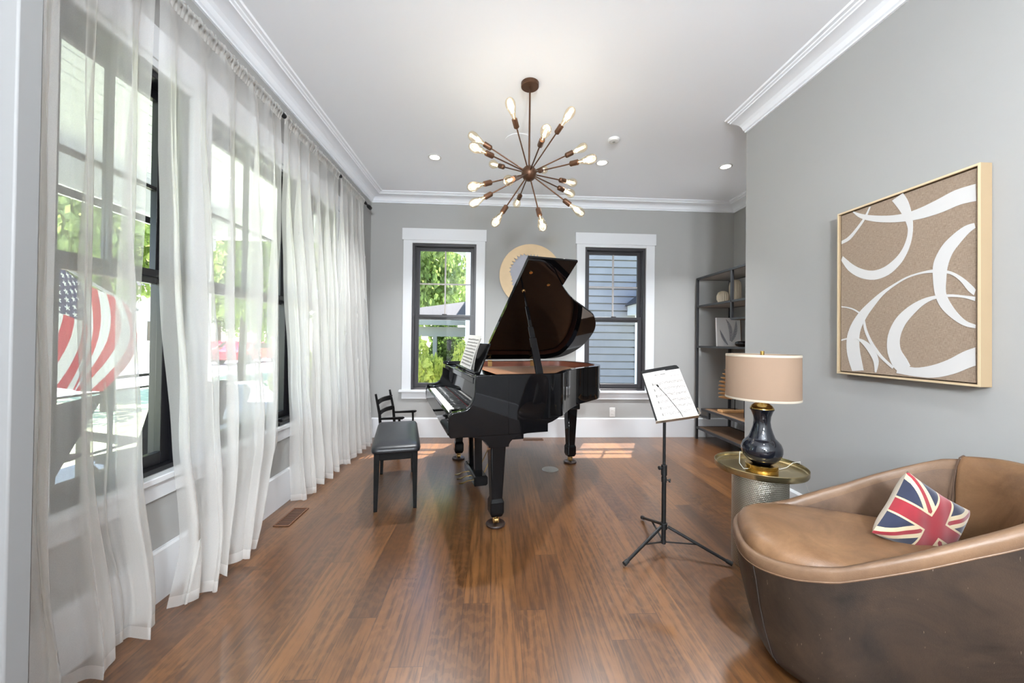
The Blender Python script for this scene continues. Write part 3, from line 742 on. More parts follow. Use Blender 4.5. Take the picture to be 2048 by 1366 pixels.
for x, s in ((.31, 1.44), (.50, 1.31)):
    p0 = Vector(lidP(x, s, -.001)); nn = (Vector(lidP(x, s, 1))-Vector(lidP(x, s, 0)))
    B().cyl(p0, p0-nn*.006, .013, n=20).obj('lid_bumper_cup', M['brass'], lidm)
p0 = Vector(lidP(.325, 1.215, -.001)); nn = (Vector(lidP(0, 0, 1))-Vector(lidP(0, 0, 0))).normalized()
B().cyl(p0, p0-nn*.010, .014, .012, n=20).obj('prop_socket', M['brass'], lidm)
sb = B(); base = Vector((.288, YT+.045, RT-.03)); tip = p0-nn*.008
d = (tip-base)
sb.bar(base, base+d*.42, .052, .020, upv=(0, 1, .2)); sb.bar(base+d*.42, base+d*.55, .040, .018, upv=(0, 1, .2)); sb.bar(base+d*.55, base+d*.8, .026, .014, upv=(0, 1, .2)); sb.bar(base+d*.8, tip, .013, .012, upv=(0, 1, .2))
sb.obj('prop_stick', M['piano'], pno, bevel=.004)
for x in (.32, .79):
    hb = B(); hb.box(x-.022, x+.022, YBs-.060, YBs-.0565, .925, .975); hb.cyl((x-.022, YBs-.052, RT+.004), (x+.022, YBs-.052, RT+.004), .006, n=10)
    q0 = lidP(x-.012, .06, -.001); q1 = lidP(x+.012, .06, -.001); q2 = lidP(x, .09, -.001)
    hb.add([q0, q1, q2, lidP(x-.02, .03, -.001), lidP(x+.02, .03, -.001)], [(3, 4, 1, 0), (0, 1, 2)])
    hb.obj('lid_hinge', M['brass'], pno)
# caster cups
cup = B().lathe([(.050, 0), (.062, .003), (.064, .012), (.060, .017), (.050, .017), (.040, .011), (.0, .0105)], 36, cap=False)
cup.lathe([(.0, 0), (.05, 0)], 36, cap=False)
cupo = cup.obj('caster_cup', mat('dark_walnut_cup', lin((44, 30, 26)), .35))
def ploc(x, y): return (.027+math.cos(PR)*x-math.sin(PR)*y, 2.431+math.sin(PR)*x+math.cos(PR)*y)
labs = ['dark round caster cup under the front right piano leg', 'dark round caster cup under the piano leg nearest the bench', 'dark round caster cup under the tail leg of the piano']
for i, (x, y) in enumerate([(0, 0), (0, 1.396), (1.035, .989)]):
    o = cupo if i == 0 else cupo.copy()
    if i: COL.objects.link(o)
    o.location = (*ploc(x, y), .0005); tag(o, labs[i], 'caster cup', 'caster cups under the piano legs')
# sheet music on the desk (two leaves)
def leaf_sheet(name, off, bend, label, s0=.45, s1=.92):
    root = thing(name, label, 'sheet music', (.027, 2.431, 0), PR)
    def f(u, v):
        y = s0+(s1-s0)*u; t = v
        x = -.082+.082*t-off*(1-t)*.5; z = .970+.262*t
        x -= bend*math.sin(PI*t)*(1-u)*.35
        return (x, y, z+.01*u)
    B().grid(f, 10, 12).obj('page', M['paper'], root, ang=180)
    lb = B()
    for k in range(9):
        t0 = .09+k*.095
        for j in range(5):
            t = t0+j*.009
            a, c = Vector(f(.07, t)), Vector(f(.95, t)); a.x -= .0012; c.x -= .0012; lb.bar(a, c, .0007, .0007)
        for j in range(22):
            u = .1+.038*j; a = Vector(f(u, t0+random.uniform(0, .036))); a.x -= .0015; lb.bar(a, a+Vector((0, .005, .002)), .004, .001)
    s_ = lb.obj('music_notation', M['ink'], root, smooth=False); s_['kind'] = 'stuff'
    return root
leaf_sheet('sheet_music', .0, .02, 'white sheet music leaning on the piano music desk')
b = B(); b.grid(lambda u, v: (-.062+.058*v-.012*math.sin(PI*v), .43+.47*u, .9695+.24*v), 6, 10)
tag(b.obj('music_booklet', M['paper'], None, ang=180), 'second white music booklet standing behind the top sheet on the piano desk', 'booklet')
o = bpy.data.objects['music_booklet']; o.location = (.027, 2.431, 0); o.rotation_euler = (0, 0, PR)

# ------------------------------------------------------------------ piano bench
bn = thing('piano_bench', 'black padded piano bench with four tapered legs by the keyboard', 'bench', (-.762, 3.035, 0), math.atan2(.231, .973))
def cush(u, v):
    a = 2*PI*u; e = .16
    cx = math.copysign(abs(math.cos(a))**e, math.cos(a)); cy = math.copysign(abs(math.sin(a))**e, math.sin(a))
    prof = [(.93, .408), (.985, .412), (1.0, .425), (.99, .440), (.95, .452), (.86, .460), (.6, .466), (.25, .468), (0, .4685)]
    k = int(round(v*8)); r, z = prof[k]
    return (.168*cx*r, .435*cy*r, z)
B().grid(cush, 96, 9, closeu=True).obj('seat_cushion', M['vinyl'], bn, ang=180)
B().box(-.135, .135, -.385, .385, .352, .409).obj('apron_frame', M['blackwood'], bn, bevel=.003)
for sx in (-1, 1):
    for sy in (-1, 1):
        x, y = sx*.127, sy*.375
        b = B(); vs = []
        for h, z, ox in ((.020, .41, 0), (.012, .0, sx*.006)):
            vs += [(x+ox-h, y-h, z), (x+ox+h, y-h, z), (x+ox+h, y+h, z), (x+ox-h, y+h, z)]
        b.add(vs, [(0,1,2,3),(7,6,5,4),(0,4,5,1),(1,5,6,2),(2,6,7,3),(3,7,4,0)]); b.obj('leg', M['blackwood'], bn, bevel=.002)

# ------------------------------------------------------------------ small ladder-back rocking chair
rc = thing('ladder_back_chair', 'small black ladder back armchair behind the piano bench by the curtain', 'chair', (-1.115, 4.10, 0), -.14)
W2 = .175
for s in (-1, 1):
    B().tube([(0, s*W2, 0), (-.012, s*W2, .22), (-.03, s*W2, .42), (-.075, s*W2, .625)], [.013, .015, .014, .011], 12).obj('back_post', M['blackwood'], rc)
    B().tube([(.19, s*(W2+.02), 0), (.19, s*(W2+.02), .22), (.192, s*(W2+.02), .30), (.19, s*(W2+.02), .372)], [.012, .014, .010, .013], 12).obj('front_post', M['blackwood'], rc)
    B().prism([(-.03, .362), (.02, .365), (.19, .374), (.225, .376), (.238, .388), (.225, .400), (.19, .398), (.02, .383), (-.03, .378)], s*(W2+.008)-.02, s*(W2+.008)+.02, 'y').obj('arm_rest', M['blackwood'], rc, bevel=.005)
for z, dz in ((.515, .050), (.405, .045)):
    x0 = -.05 if z > .45 else -.03
    B().grid(lambda u, v, z=z, dz=dz, x0=x0: (x0-.02*math.sin(PI*u)+(0.006 if v > .99 or v < .01 else 0), -W2+2*W2*u, z+dz*v+.006*math.sin(PI*u)), 12, 5).obj('back_slat', M['blackwood'], rc, solid=.010, ang=180)
b = B(); b.box(-.01, .20, -W2-.01, W2+.01, .205, .225); b.obj('seat', M['blackwood'], rc, bevel=.006)
b = B(); b.cyl((.19, -W2-.02, .11), (.19, W2+.02, .11), .007, n=8); b.cyl((0, -W2, .12), (0, W2, .12), .007, n=8); b.obj('stretcher', M['blackwood'], rc)

# ------------------------------------------------------------------ music stand
ms = thing('music_stand', 'black folding tripod music stand holding sheet music', 'music stand', (1.0, 2.13, 0))
B().cyl((0, 0, .03), (0, 0, .46), .0125, n=16).obj('lower_tube', M['blackmetal'], ms)
B().cyl((0, 0, .44), (0, 0, .745), .0085, n=16).obj('upper_tube', M['blackmetal'], ms)
cl = B(); cl.cyl((0, 0, .425), (0, 0, .485), .0165, n=16); cl.cyl((0, 0, .385), (0, 0, .415), .0150, n=16); cl.obj('clamp_collar', M['blackmetal'], ms, bevel=.002)
for dx, dy, z in ((-.035, -.01, .47), (.03, -.02, .40)):
    kb = B(); kb.cyl((0, 0, z), (dx*.7, dy*.7, z), .004, n=8); kb.cyl((dx*.7, dy*.7, z), (dx, dy, z), .011, .012, n=8); kb.obj('thumb_knob', M['rubber'], ms, bevel=.002)
hb = B(); hb.cyl((0, 0, .115), (0, 0, .150), .020, n=18); hb.cyl((0, 0, .035), (0, 0, .050), .015, n=12); hb.obj('leg_hub', M['blackmetal'], ms, bevel=.002)
for tx, ty in ((-.285, -.163), (.015, .343), (.286, -.181)):
    lg = B(); dv = Vector((tx, ty, 0)).normalized(); a = dv*.022+Vector((0, 0, .132)); e = Vector((tx, ty, .016))
    lg.tube([a, e], .0085, 10); lo_ = lg.obj('leg', M['blackmetal'], ms)
    B().tube([a+(e-a)*.93, e+dv*.006+Vector((0, 0, -.001))], [.011, .0125], 12).obj('rubber_foot', M['rubber'], lo_)
    mid = a+(e-a)*.5; B().bar(dv*.014+Vector((0, 0, .042)), mid, .010, .004).obj('strut', M['blackmetal'], ms)
BL, BR_, TR, TL = [Vector(p)-Vector((1.0, 2.13, 0)) for p in ((.950, 2.127, .727), (1.170, 2.075, .773), (1.165, 2.304, 1.059), (.946, 2.357, 1.013))]
ex = (BR_-BL).normalized(); ey = (TL-BL); ey = (ey-ex*ex.dot(ey)).normalized(); en = ex.cross(ey)
dw = (BR_-BL).length; dh = (TL-BL).length
def dp(u, v, w=0): return BL+ex*u+ey*v+en*w
b = B(); c = .02
poly = [(0, 0), (dw, 0), (dw, dh-c), (dw-c*.4, dh-.004), (dw-c, dh), (c, dh), (c*.4, dh-.004), (0, dh-c)]; n = len(poly)
b.add([dp(u, v) for u, v in poly]+[dp(u, v, -.003) for u, v in poly], [tuple(range(n)), tuple(reversed(range(n, 2*n)))]+[(i, n+i, n+(i+1) % n, (i+1) % n) for i in range(n)])
b.obj('desk_plate', M['blackmetal'], ms, bevel=.001)
b = B(); b.add([dp(-.002, -.002, -.003), dp(dw+.002, -.002, -.003), dp(dw+.002, -.002, .028), dp(-.002, -.002, .028), dp(-.002, .002, -.003), dp(dw+.002, .002, -.003), dp(dw+.002, .002, .028), dp(-.002, .002, .028)], [(0,1,2,3),(7,6,5,4),(0,4,5,1),(1,5,6,2),(2,6,7,3),(3,7,4,0)])
b.tube([dp(dw, .002, .028), dp(dw+.012, .006, .03), dp(dw+.012, .05, .012)], .003, 8); b.obj('desk_lip', M['steel'], ms)
b = B(); b.tube([(0, 0, .735), dp(dw*.30, .02, -.012), dp(dw*.45, dh*.45, -.012)], .007, 8); b.obj('desk_bracket', M['blackmetal'], ms)
b = B(); b.tube([dp(dw*.64, .004, .027), dp(dw*.63, .04, .012), dp(dw*.45, .16, .009), dp(dw*.31, .235, .007)], .0012, 6); ca = b.obj('page_clip', M['blackmetal'], ms)
b = B(); b.tube([dp(dw*.325, .228, .008), dp(dw*.30, .243, .008)], .0045, 8); b.obj('clip_tip', M['rubber'], ca)
# sheet on the stand
shm = thing('sheet_music', 'printed sheet music page clipped on the black tripod stand', 'sheet music', (1.0, 2.13, 0))
sw, sh = dw*.97, dh*.90
def sf(u, v): return dp(dw*.03+sw*u+ (.004*(1-v)), .004+sh*v, .002+.010*(1-v)**3*u+.003*math.sin(PI*u))
b = B(); b.grid(lambda u, v: sf(u, v), 12, 14); b.obj('page', M['paper'], shm, ang=180)
b = B(); b.grid(lambda u, v: sf(u*.62, v*1.0+.02*v)+en*(-.0012), 6, 8); b.obj('under_page', M['paper'], shm, ang=180)
nb = B(); rnd = random.Random(4)
def mark(u, v, w, h):
    p = sf(u, v)+en*.0012; nb.add([p, p+ex*w, p+ex*w+ey*h, p+ey*h], [(0, 1, 2, 3)])
for k in range(6):
    v0 = .10+k*.125; 
    for j in range(5): 
        for i in range(8): mark(.16+i*.1, v0+j*.009, .1*sw, .0004)
    for i in range(46):
        u = .17+i*.0172; dv = rnd.uniform(-.01, .045); mark(u, v0+dv, .0024, .0022)
        mark(u+(.009 if rnd.random() < .5 else 0), v0+dv, .0006, .012 if rnd.random() < .7 else .004)
        if rnd.random() < .3: mark(u, v0+dv+.045, .004, .0012)
    for i in range(5): mark(.16+i*.2, v0, .0008, .011)
    mark(.165, v0-.006, .0035, .017)
for i, wd_ in enumerate((.012, .004, .016, .014)): mark(.30+i*.075, .925, wd_, .0055)   # illegible bold title
for i in range(10): mark(.27+i*.035, .895, .006, .0018)
for i in range(8): mark(.68+i*.035, .865, .006, .0018)
q = nb.obj('printed_notation', M['ink'], shm, smooth=False); q['kind'] = 'stuff'

# ------------------------------------------------------------------ side table, lamp
tb = thing('side_table', 'round brass tray table on a pierced gold drum base', 'table', (1.45, 1.96, 0))
B().lathe([(.120, 0), (.128, .002), (.131, .02), (.131, .50), (.128, .512), (0, .512)], 96, cap=False).obj('drum_base', M['drum'], tb)
B().lathe([(0, .512), (.19, .512), (.212, .516), (.2155, .524), (.2165, .546), (.2145, .548), (.2125, .545), (.211, .530), (.206, .525), (0, .524)], 96, cap=False).obj('tray_top', M['tray'], tb)
lamp = thing('table_lamp', 'lamp with dark glazed gourd base and beige drum shade on the brass table', 'lamp', (1.425, 1.912, .5245))
B().lathe([(0, 0), (.072, 0), (.074, .003), (.074, .018), (.071, .0195), (.071, .021), (.074, .0225), (.074, .036), (.070, .039), (0, .039)], 64, cap=False).obj('brass_base', M['brassring'], lamp)
B().lathe([(0, .039), (.036, .039), (.046, .043), (.066, .056), (.085, .078), (.0945, .105), (.0935, .128), (.085, .150), (.0675, .170), (.0635, .1735), (.0625, .1755), (.059, .182), (.050, .206), (.0415, .236), (.0385, .262), (.0415, .290), (.050, .315), (.0565, .326), (.055, .328), (0, .328)], 72, cap=False).obj('body', M['lampglass'], lamp, ang=50)
B().lathe([(0, .329), (.055, .329), (.054, .334), (.046, .346), (.030, .358), (.014, .364), (.010, .366), (.010, .40), (0, .40)], 48, cap=False).obj('brass_cap', M['brassring'], lamp)
sh_ = B(); sh_.lathe([(.166, .383), (.168, .381), (.170, .383), (.1685, .612), (.1675, .614), (.1655, .612), (.1655, .385)], 96, cap=False); sh_.obj('lamp_shade', M['shade'], lamp)
tr_ = B(); tr_.lathe([(.1702, .381), (.1712, .383), (.1708, .392), (.1698, .392)], 96, cap=False); tr_.lathe([(.1690, .604), (.1698, .604), (.1694, .615), (.1684, .616)], 96, cap=False); tr_.obj('shade_trim', M['shadein'], lamp)
sp = B()
for k in range(3): a = k*2*PI/3+.4; sp.tube([(0, 0, .600), (.16*math.cos(a), .16*math.sin(a), .606)], .0018, 6)
sp.lathe([(0, .596), (.012, .596), (.012, .603), (0, .603)], 16, cap=False); sp.cyl((0, 0, .40), (0, 0, .60), .004, n=8); sp.obj('shade_spider', M['brassring'], lamp)
B().cyl((0, 0, .603), (0, 0, .633), .0095, n=24).obj('finial', M['brassring'], lamp, bevel=.001)
B().tube([(-.075, .0, .012), (-.098, .0, .012), (-.118, .005, .04), (-.112, .012, .085), (-.108, .014, .10)], .0013, 8).obj('lamp_switch_cord', M['cord'], lamp)
B().tube([(.073, .0, .012), (.11, .01, .004), (.16, .025, .008), (.20, .035, .028), (.255, .05, .029), (.30, .09, -.05), (.38, .14, -.16), (.46, .19, -.24), (.551, .22, -.28)], .0014, 8).obj('power_cord', M['cord'], lamp)

# ------------------------------------------------------------------ barrel armchair
ac = thing('armchair', 'round brown leather barrel armchair cut by the right edge', 'armchair', (1.383, 1.278, 0), math.radians(63.2))
AW, AD = .298, .44
def sel(t, e=.66):
    c, s = math.cos(t), math.sin(t)
    return math.copysign(abs(c)**e, c), math.copysign(abs(s)**e, s)
def sstep(x): x = max(0, min(1, x)); return x*x*(3-2*x)
def rimz(t):   # height of the rim above the floor from the front (+y) round to the back
    y = AD*sel(t)[1]
    tab = [(-.44, .785), (-.30, .75), (-.20, .70), (-.10, .65), (0, .595), (.10, .545), (.20, .495), (.30, .463), (.40, .442), (.44, .436)]
    for (a, za_), (b__, zb_) in zip(tab, tab[1:]):
        if y <= b__+1e-6: return za_+(zb_-za_)*(y-a)/(b__-a)
    return .436
def ring_surf(prof, name, m, nu=128, closeprof=False, **kw):
    """prof(t) -> list of (scale, z)"""
    vs = []; k = None
    for i in range(nu):
        t = 2*PI*i/nu; c, s = sel(t); pr = prof(t); k = len(pr)
        for sc_, z in pr: vs.append((AW*c*sc_, AD*s*sc_, z))
    fs = [(i*k+j, ((i+1) % nu)*k+j, ((i+1) % nu)*k+j+1, i*k+j+1) for i in range(nu) for j in range(k-1)]
    return B().add(vs, fs).obj(name, m, ac, ang=70, **kw)
ring_surf(lambda t: [(.0, .045), (.70, .045), (.80, .055), (.845, .09), (.90, .17), (.945, .26), (.98, min(.36, rimz(t)-.06)), (.998, rimz(t)-.045), (.999, rimz(t)-.034)], 'outer_shell', M['leather_out'])
def band(t):
    z = rimz(t); th = .098
    return [(.999, z-.036), (1.004, z-.034), (1.002, z-.006), (.992, z+.004), (.965, z+.007), (.925, z+.006), (1-th+.012, z+.002), (1-th, z-.008), (1-th-.006, z-.03)]
ring_surf(band, 'arm_band', M['leather_edge'])
def pip(t): z = rimz(t)-.036; return [(1.0+.006*math.cos(a), z+.0035*math.sin(a)) for a in [i*2*PI/8 for i in range(9)]]
ring_surf(pip, 'piping', M['leather_edge'])
def lin_(t):
    z = rimz(t); th = .098
    return [(1-th-.004, z-.028), (1-th-.014, z-.05), (1-th-.03, max(.40, z-.2)), (1-th-.04, .37), (.3, .365)]
def part_ring(t0, t1, prof, name, m, nu=70):
    b = B(); vs = []; k = 0
    for i in range(nu+1):
        t = math.radians(t0+(t1-t0)*i/nu); c, s = sel(t); pr = prof(t); k = len(pr)
        for sc_, z in pr: vs.append((AW*c*sc_, AD*s*sc_, z))
    return b.add(vs, [(i*k+j, (i+1)*k+j, (i+1)*k+j+1, i*k+j+1) for i in range(nu) for j in range(k-1)]).obj(name, m, ac, ang=75)
part_ring(-45, 225, lin_, 'inner_lining', M['leather_side'])
def backp(t):   # padded back, a little proud of the side lining
    z = rimz(t); th = .098; q = 0
    d_ = (math.degrees(t) % 360-225)/90; q = .05*math.sin(PI*max(0, min(1, d_)))**.5
    return [(1.002, z-.03), (1.004, z-.006), (.985, z+.0125), (.95, z+.018), (1-th+.02, z+.012), (1-th-.02-q*.6, z-.02), (1-th-.04-q, z-.08), (1-th-.05-q, .55), (1-th-.05-q, .37)]
part_ring(225, 315, backp, 'padded_back', M['leather_in'])
# seat cushion, rolling over the low front rim
def cus(u, v):
    t = 2*PI*u; c, s = sel(t, .62)
    prof = [(.90, .385), (.965, .405), (1.0, .435), (.998, .462), (.965, .484), (.90, .497), (.72, .505), (.4, .510), (0, .512)]
    r, z = prof[int(round(v*8))]
    x = .262*c*r; y = (.398 if s > 0 else .36)*s*r+.026
    return (x, y, z+.006*math.sin(x*9)*math.cos(y*7)*(r < .9))
B().grid(cus, 112, 9, closeu=True).obj('seat_cushion', M['leather_in'], ac, ang=180)
# vertical shell seams and back pleats
M['seam'] = mat('seam_thread', lin((40, 31, 26)), .8); M['pleat'] = mat('pleat_thread', lin((70, 50, 36)), .8)
for td in (118, 62, 205, 335):
    t = math.radians(td); c, s = sel(t); z = rimz(t)
    pr = [(.80, .056), (.845, .09), (.90, .17), (.945, .26), (.98, min(.36, z-.06)), (1.0, z-.04)]
    B().tube([(AW*c*(q_+.002), AD*s*(q_+.002), zz) for q_, zz in pr], .0022, 6).obj('shell_seam', M['seam'], ac)
for td in (225, 270, 315):
    t = math.radians(td); c, s = sel(t); z = rimz(t)
    B().tube([(AW*c*q_, AD*s*q_, zz) for q_, zz in [(1.008, z-.03), (.99, z+.013), (.95, z+.020), (.905, z+.013), (.868, z-.018), (.835, z-.08), (.80, z-.18)]], .0022, 6).obj('back_pleat', M['pleat'], ac)
B().lathe([(0, 0), (.20, 0), (.205, .01), (.205, .044), (0, .044)], 64, cap=False).obj('swivel_base', M['rubber'], ac)
# flag cushion
pw_ = thing('flag_cushion', 'small square cushion with a red white and blue British flag on the armchair', 'cushion')
e1 = Vector((.211, -.017, -.133)).normalized(); e2 = Vector((.133, .003, .211)); e2 = (e2-e1*e1.dot(e2)).normalized(); e3 = e1.cross(e2)
pw_.matrix_world = Matrix(((e1.x, e2.x, e3.x, 1.530), (e1.y, e2.y, e3.y, 1.262), (e1.z, e2.z, e3.z, .570), (0, 0, 0, 1)))
def pil(sign):
    def f(u, v):
        a, b_ = u*2-1, v*2-1
        pin = 1-.07*(1-abs(a)**2)*abs(b_)**3; pin2 = 1-.07*(1-abs(b_)**2)*abs(a)**3
        h = (max(0, (1-a**4))*max(0, (1-b_**4)))**.5
        return (.128*a*pin2, .128*b_*pin, sign*(.045*h+.002*math.sin(a*9+b_*5)*h))
    return f
def uvgrid(fn, nu, nv, name, m, parent, **kw):
    o = B().grid(fn, nu, nv).obj(name, m, parent, ang=180, **kw); uvl = o.data.uv_layers.new(name='UVMap')
    for lp in o.data.loops:
        i = lp.vertex_index; uvl.data[lp.index].uv = ((i % nu)/(nu-1), (i//nu)/(nv-1))
    return o
uvgrid(pil(1), 33, 33, 'flag_front', M['ukflag'], pw_)
uvgrid(pil(-1), 33, 33, 'linen_back', M['pillowback'], pw_)

# ------------------------------------------------------------------ sputnik chandelier
HUB = Vector((.2275, 2.52, 2.335))
ch = thing('chandelier', 'bronze sputnik chandelier with eighteen lit filament bulbs', 'chandelier', HUB)
dz = ZC-HUB.z
B().lathe([(0, dz-.026), (.056, dz-.026), (.060, dz-.023), (.061, dz), (0, dz)], 48, cap=False).obj('ceiling_canopy', M['bronze'], ch)
B().cyl((0, 0, .03), (0, 0, dz-.02), .0065, n=14).obj('down_rod', M['bronze'], ch)
B().lathe([(0, -.052), (.02, -.049), (.038, -.036), (.05, -.014), (.052, .004), (.046, .025), (.03, .043), (.012, .051), (0, .052)], 32, cap=False).obj('hub_ball', M['bronze'], ch)
M['fil'] = mat('filament_glow', (1, .75, .4), emit=(1, .74, .42), estr=5.5)
DIRS = [(-.331, -.697, .636), (.526, -.572, .629), (.127, -.984, .128), (.866, .1, .49), (.84, -.542, -.008), (.811, .572, .122), (.787, .615, -.049), (.812, .003, -.584), (.177, -.339, -.924),
        (-.513, -.192, -.837), (-.13, .984, -.12), (-.846, -.094, -.526), (-.857, -.349, -.38), (-.35, -.81, -.47), (-.566, .69, .451), (-.823, -.561, .09), (-.87, -.131, .475), (.344, .824, .449)]
armo = B().cyl((0, 0, .045), (0, 0, .30), .0045, n=10).obj('arm', M['bronze'], ch)
soc = B(); soc.lathe([(0, .292), (.008, .292), (.016, .298), (.0175, .302), (.0175, .350), (.0155, .352), (0, .352)], 20, cap=False); soc.obj('socket', M['bronze'], armo)
bl_ = B().lathe([(0, .470), (.012, .468), (.022, .461), (.0285, .449), (.031, .434), (.029, .418), (.0225, .396), (.016, .375), (.0125, .360), (.0125, .352)], 24, cap=False)
bl_.obj('bulb', M['bulbglass'], armo, ang=180)
fb = B(); pts = []
for k in range(9):
    a = k*PI*2/8; r = .0095 if k % 2 else .0075; pts.append((r*math.cos(a), r*math.sin(a), .385 if k % 2 else .442))
fb.tube(pts, .0016, 5); fb.cyl((0, 0, .352), (0, 0, .40), .0025, n=6); fb.obj('filament', M['fil'], armo)
pl = bpy.data.lights.new('bulb_light', 'POINT'); pl.energy = BULB_W; pl.color = (.98, .985, 1); pl.shadow_soft_size = .028
plo = bpy.data.objects.new('bulb_light', pl); COL.objects.link(plo); plo.parent = armo; plo.location = (0, 0, .415)
for i, d in enumerate(DIRS):
    o = armo if i == 0 else copy_tree(armo, ch)
    o.rotation_euler = Vector(d).to_track_quat('Z', 'Y').to_euler()

# recessed lights
def can(x, y, label, w, spread=150):
    t = thing('recessed_light', label, 'ceiling light', (x, y, ZC-.0005), group='recessed ceiling lights')
    B().lathe([(.046, -.001), (.062, -.001), (.064, -.004), (.052, -.008), (.046, -.006)], 40, cap=False).obj('trim_ring', M['plastic'], t)
    B().lathe([(0, -.003), (.0465, -.003)], 32, cap=False).obj('lens', M['canlens'], t)
    al = bpy.data.lights.new('can_light', 'AREA'); al.shape = 'DISK'; al.size = .08; al.energy = w; al.color = (.96, .98, 1); al.spread = math.radians(spread)
    ao = bpy.data.objects.new('can_light', al); COL.objects.link(ao); ao.parent = t; ao.location = (0, 0, -.014)
    return t
M['canlens'] = mat('lit_lens', (1, 1, 1), emit=(1, .95, .87), estr=9)
can(-.585, 3.60, 'lit recessed ceiling light nearest the curtains', CAN_W*2.8, 100)
can(1.04, 3.59, 'lit recessed ceiling light just right of the chandelier', CAN_W*2.8, 100)
can(2.28, 3.58, 'lit recessed ceiling light above the shelf alcove', CAN_W*2.8, 100)
for x, y, l in ((-.6, .6, 'front left'), (1.05, .6, 'front right'), (-.6, -1.4, 'rear left'), (1.05, -1.4, 'rear right')): can(x, y, 'unseen recessed fill light added above the camera, %s of four' % l, CAN_W)  # out-of-view cans, added to raise the room light
for y, l in ((-1.2, 'nearer'), (-3.2, 'farther')):  # glowing globes added out of view to brighten walls and ceiling
    g = thing('fill_globe', 'unseen glowing globe added behind the camera as fill light, the %s one' % l, 'fill light', (.25, y, 2.1), group='added fill globes')
    B().lathe([(.165*math.sin(a), -.165*math.cos(a)) for a in [i*PI/16 for i in range(17)]], 32, cap=False).obj('globe', mat('fill_globe_glow', (1, 1, 1), emit=(.88, .945, 1), estr=FILL_GLOBE_W/(4*PI*.165**2)/PI), g)
    B().cyl((0, 0, .16), (0, 0, ZC-2.1), .006, n=8).obj('stem', M['bronze'], g)
sd = thing('smoke_detector', 'small white round detector on the ceiling right of the chandelier', 'detector', (1.02, 3.17, ZC-.0005))
B().lathe([(.05, 0), (.05, -.012), (.042, -.022), (0, -.024)], 36, cap=False).obj('body', M['plastic'], sd)
B().lathe([(.012, -.0235), (.012, -.027), (0, -.028)], 16, cap=False).obj('sensor', M['zinc'], sd)
sd2 = tag(B().lathe([(.12, 0), (.12, -.004), (0, -.006)], 48, (.20, 3.25, ZC-.0005), cap=False).obj('ceiling_speaker', M['ceil']), 'flush white round speaker cover on the ceiling behind the chandelier', 'speaker')

# ------------------------------------------------------------------ framed art on the right wall
art = thing('framed_art', 'abstract canvas with white loops on beige linen in a pale gold frame', 'picture', (0, 0, 0))
ya, yb2, za, zb2 = 1.392, 2.004, 1.035, 1.930
xf = XR-.052
fr_ = B(); w_ = .010
fr_.box(xf, XR-.003, ya-.006, ya+w_-.006, za, zb2); fr_.box(xf, XR-.003, yb2-w_, yb2, za, zb2); fr_.box(xf, XR-.003, ya+w_-.006, yb2-w_, za, za+w_); fr_.box(xf, XR-.003, ya+w_-.006, yb2-w_, zb2-w_, zb2)
fr_.obj('outer_frame', M['frameside'], art, smooth=False)
fr_ = B(); xe = xf-.0015
for a in ((ya-.006, ya+w_-.008, za, zb2), (yb2-w_+.002, yb2, za, zb2), (ya+w_-.008, yb2-w_+.002, za, za+w_-.002), (ya+w_-.008, yb2-w_+.002, zb2-w_+.002, zb2)): fr_.box(xe, xf, *a)
fr_.obj('gilt_face', M['champ'], art, smooth=False)
B().box(XR-.045, XR-.020, ya+w_, yb2-w_-.004, za+w_+.004, zb2-w_-.004).obj('canvas', M['linen'], art, bevel=.002)
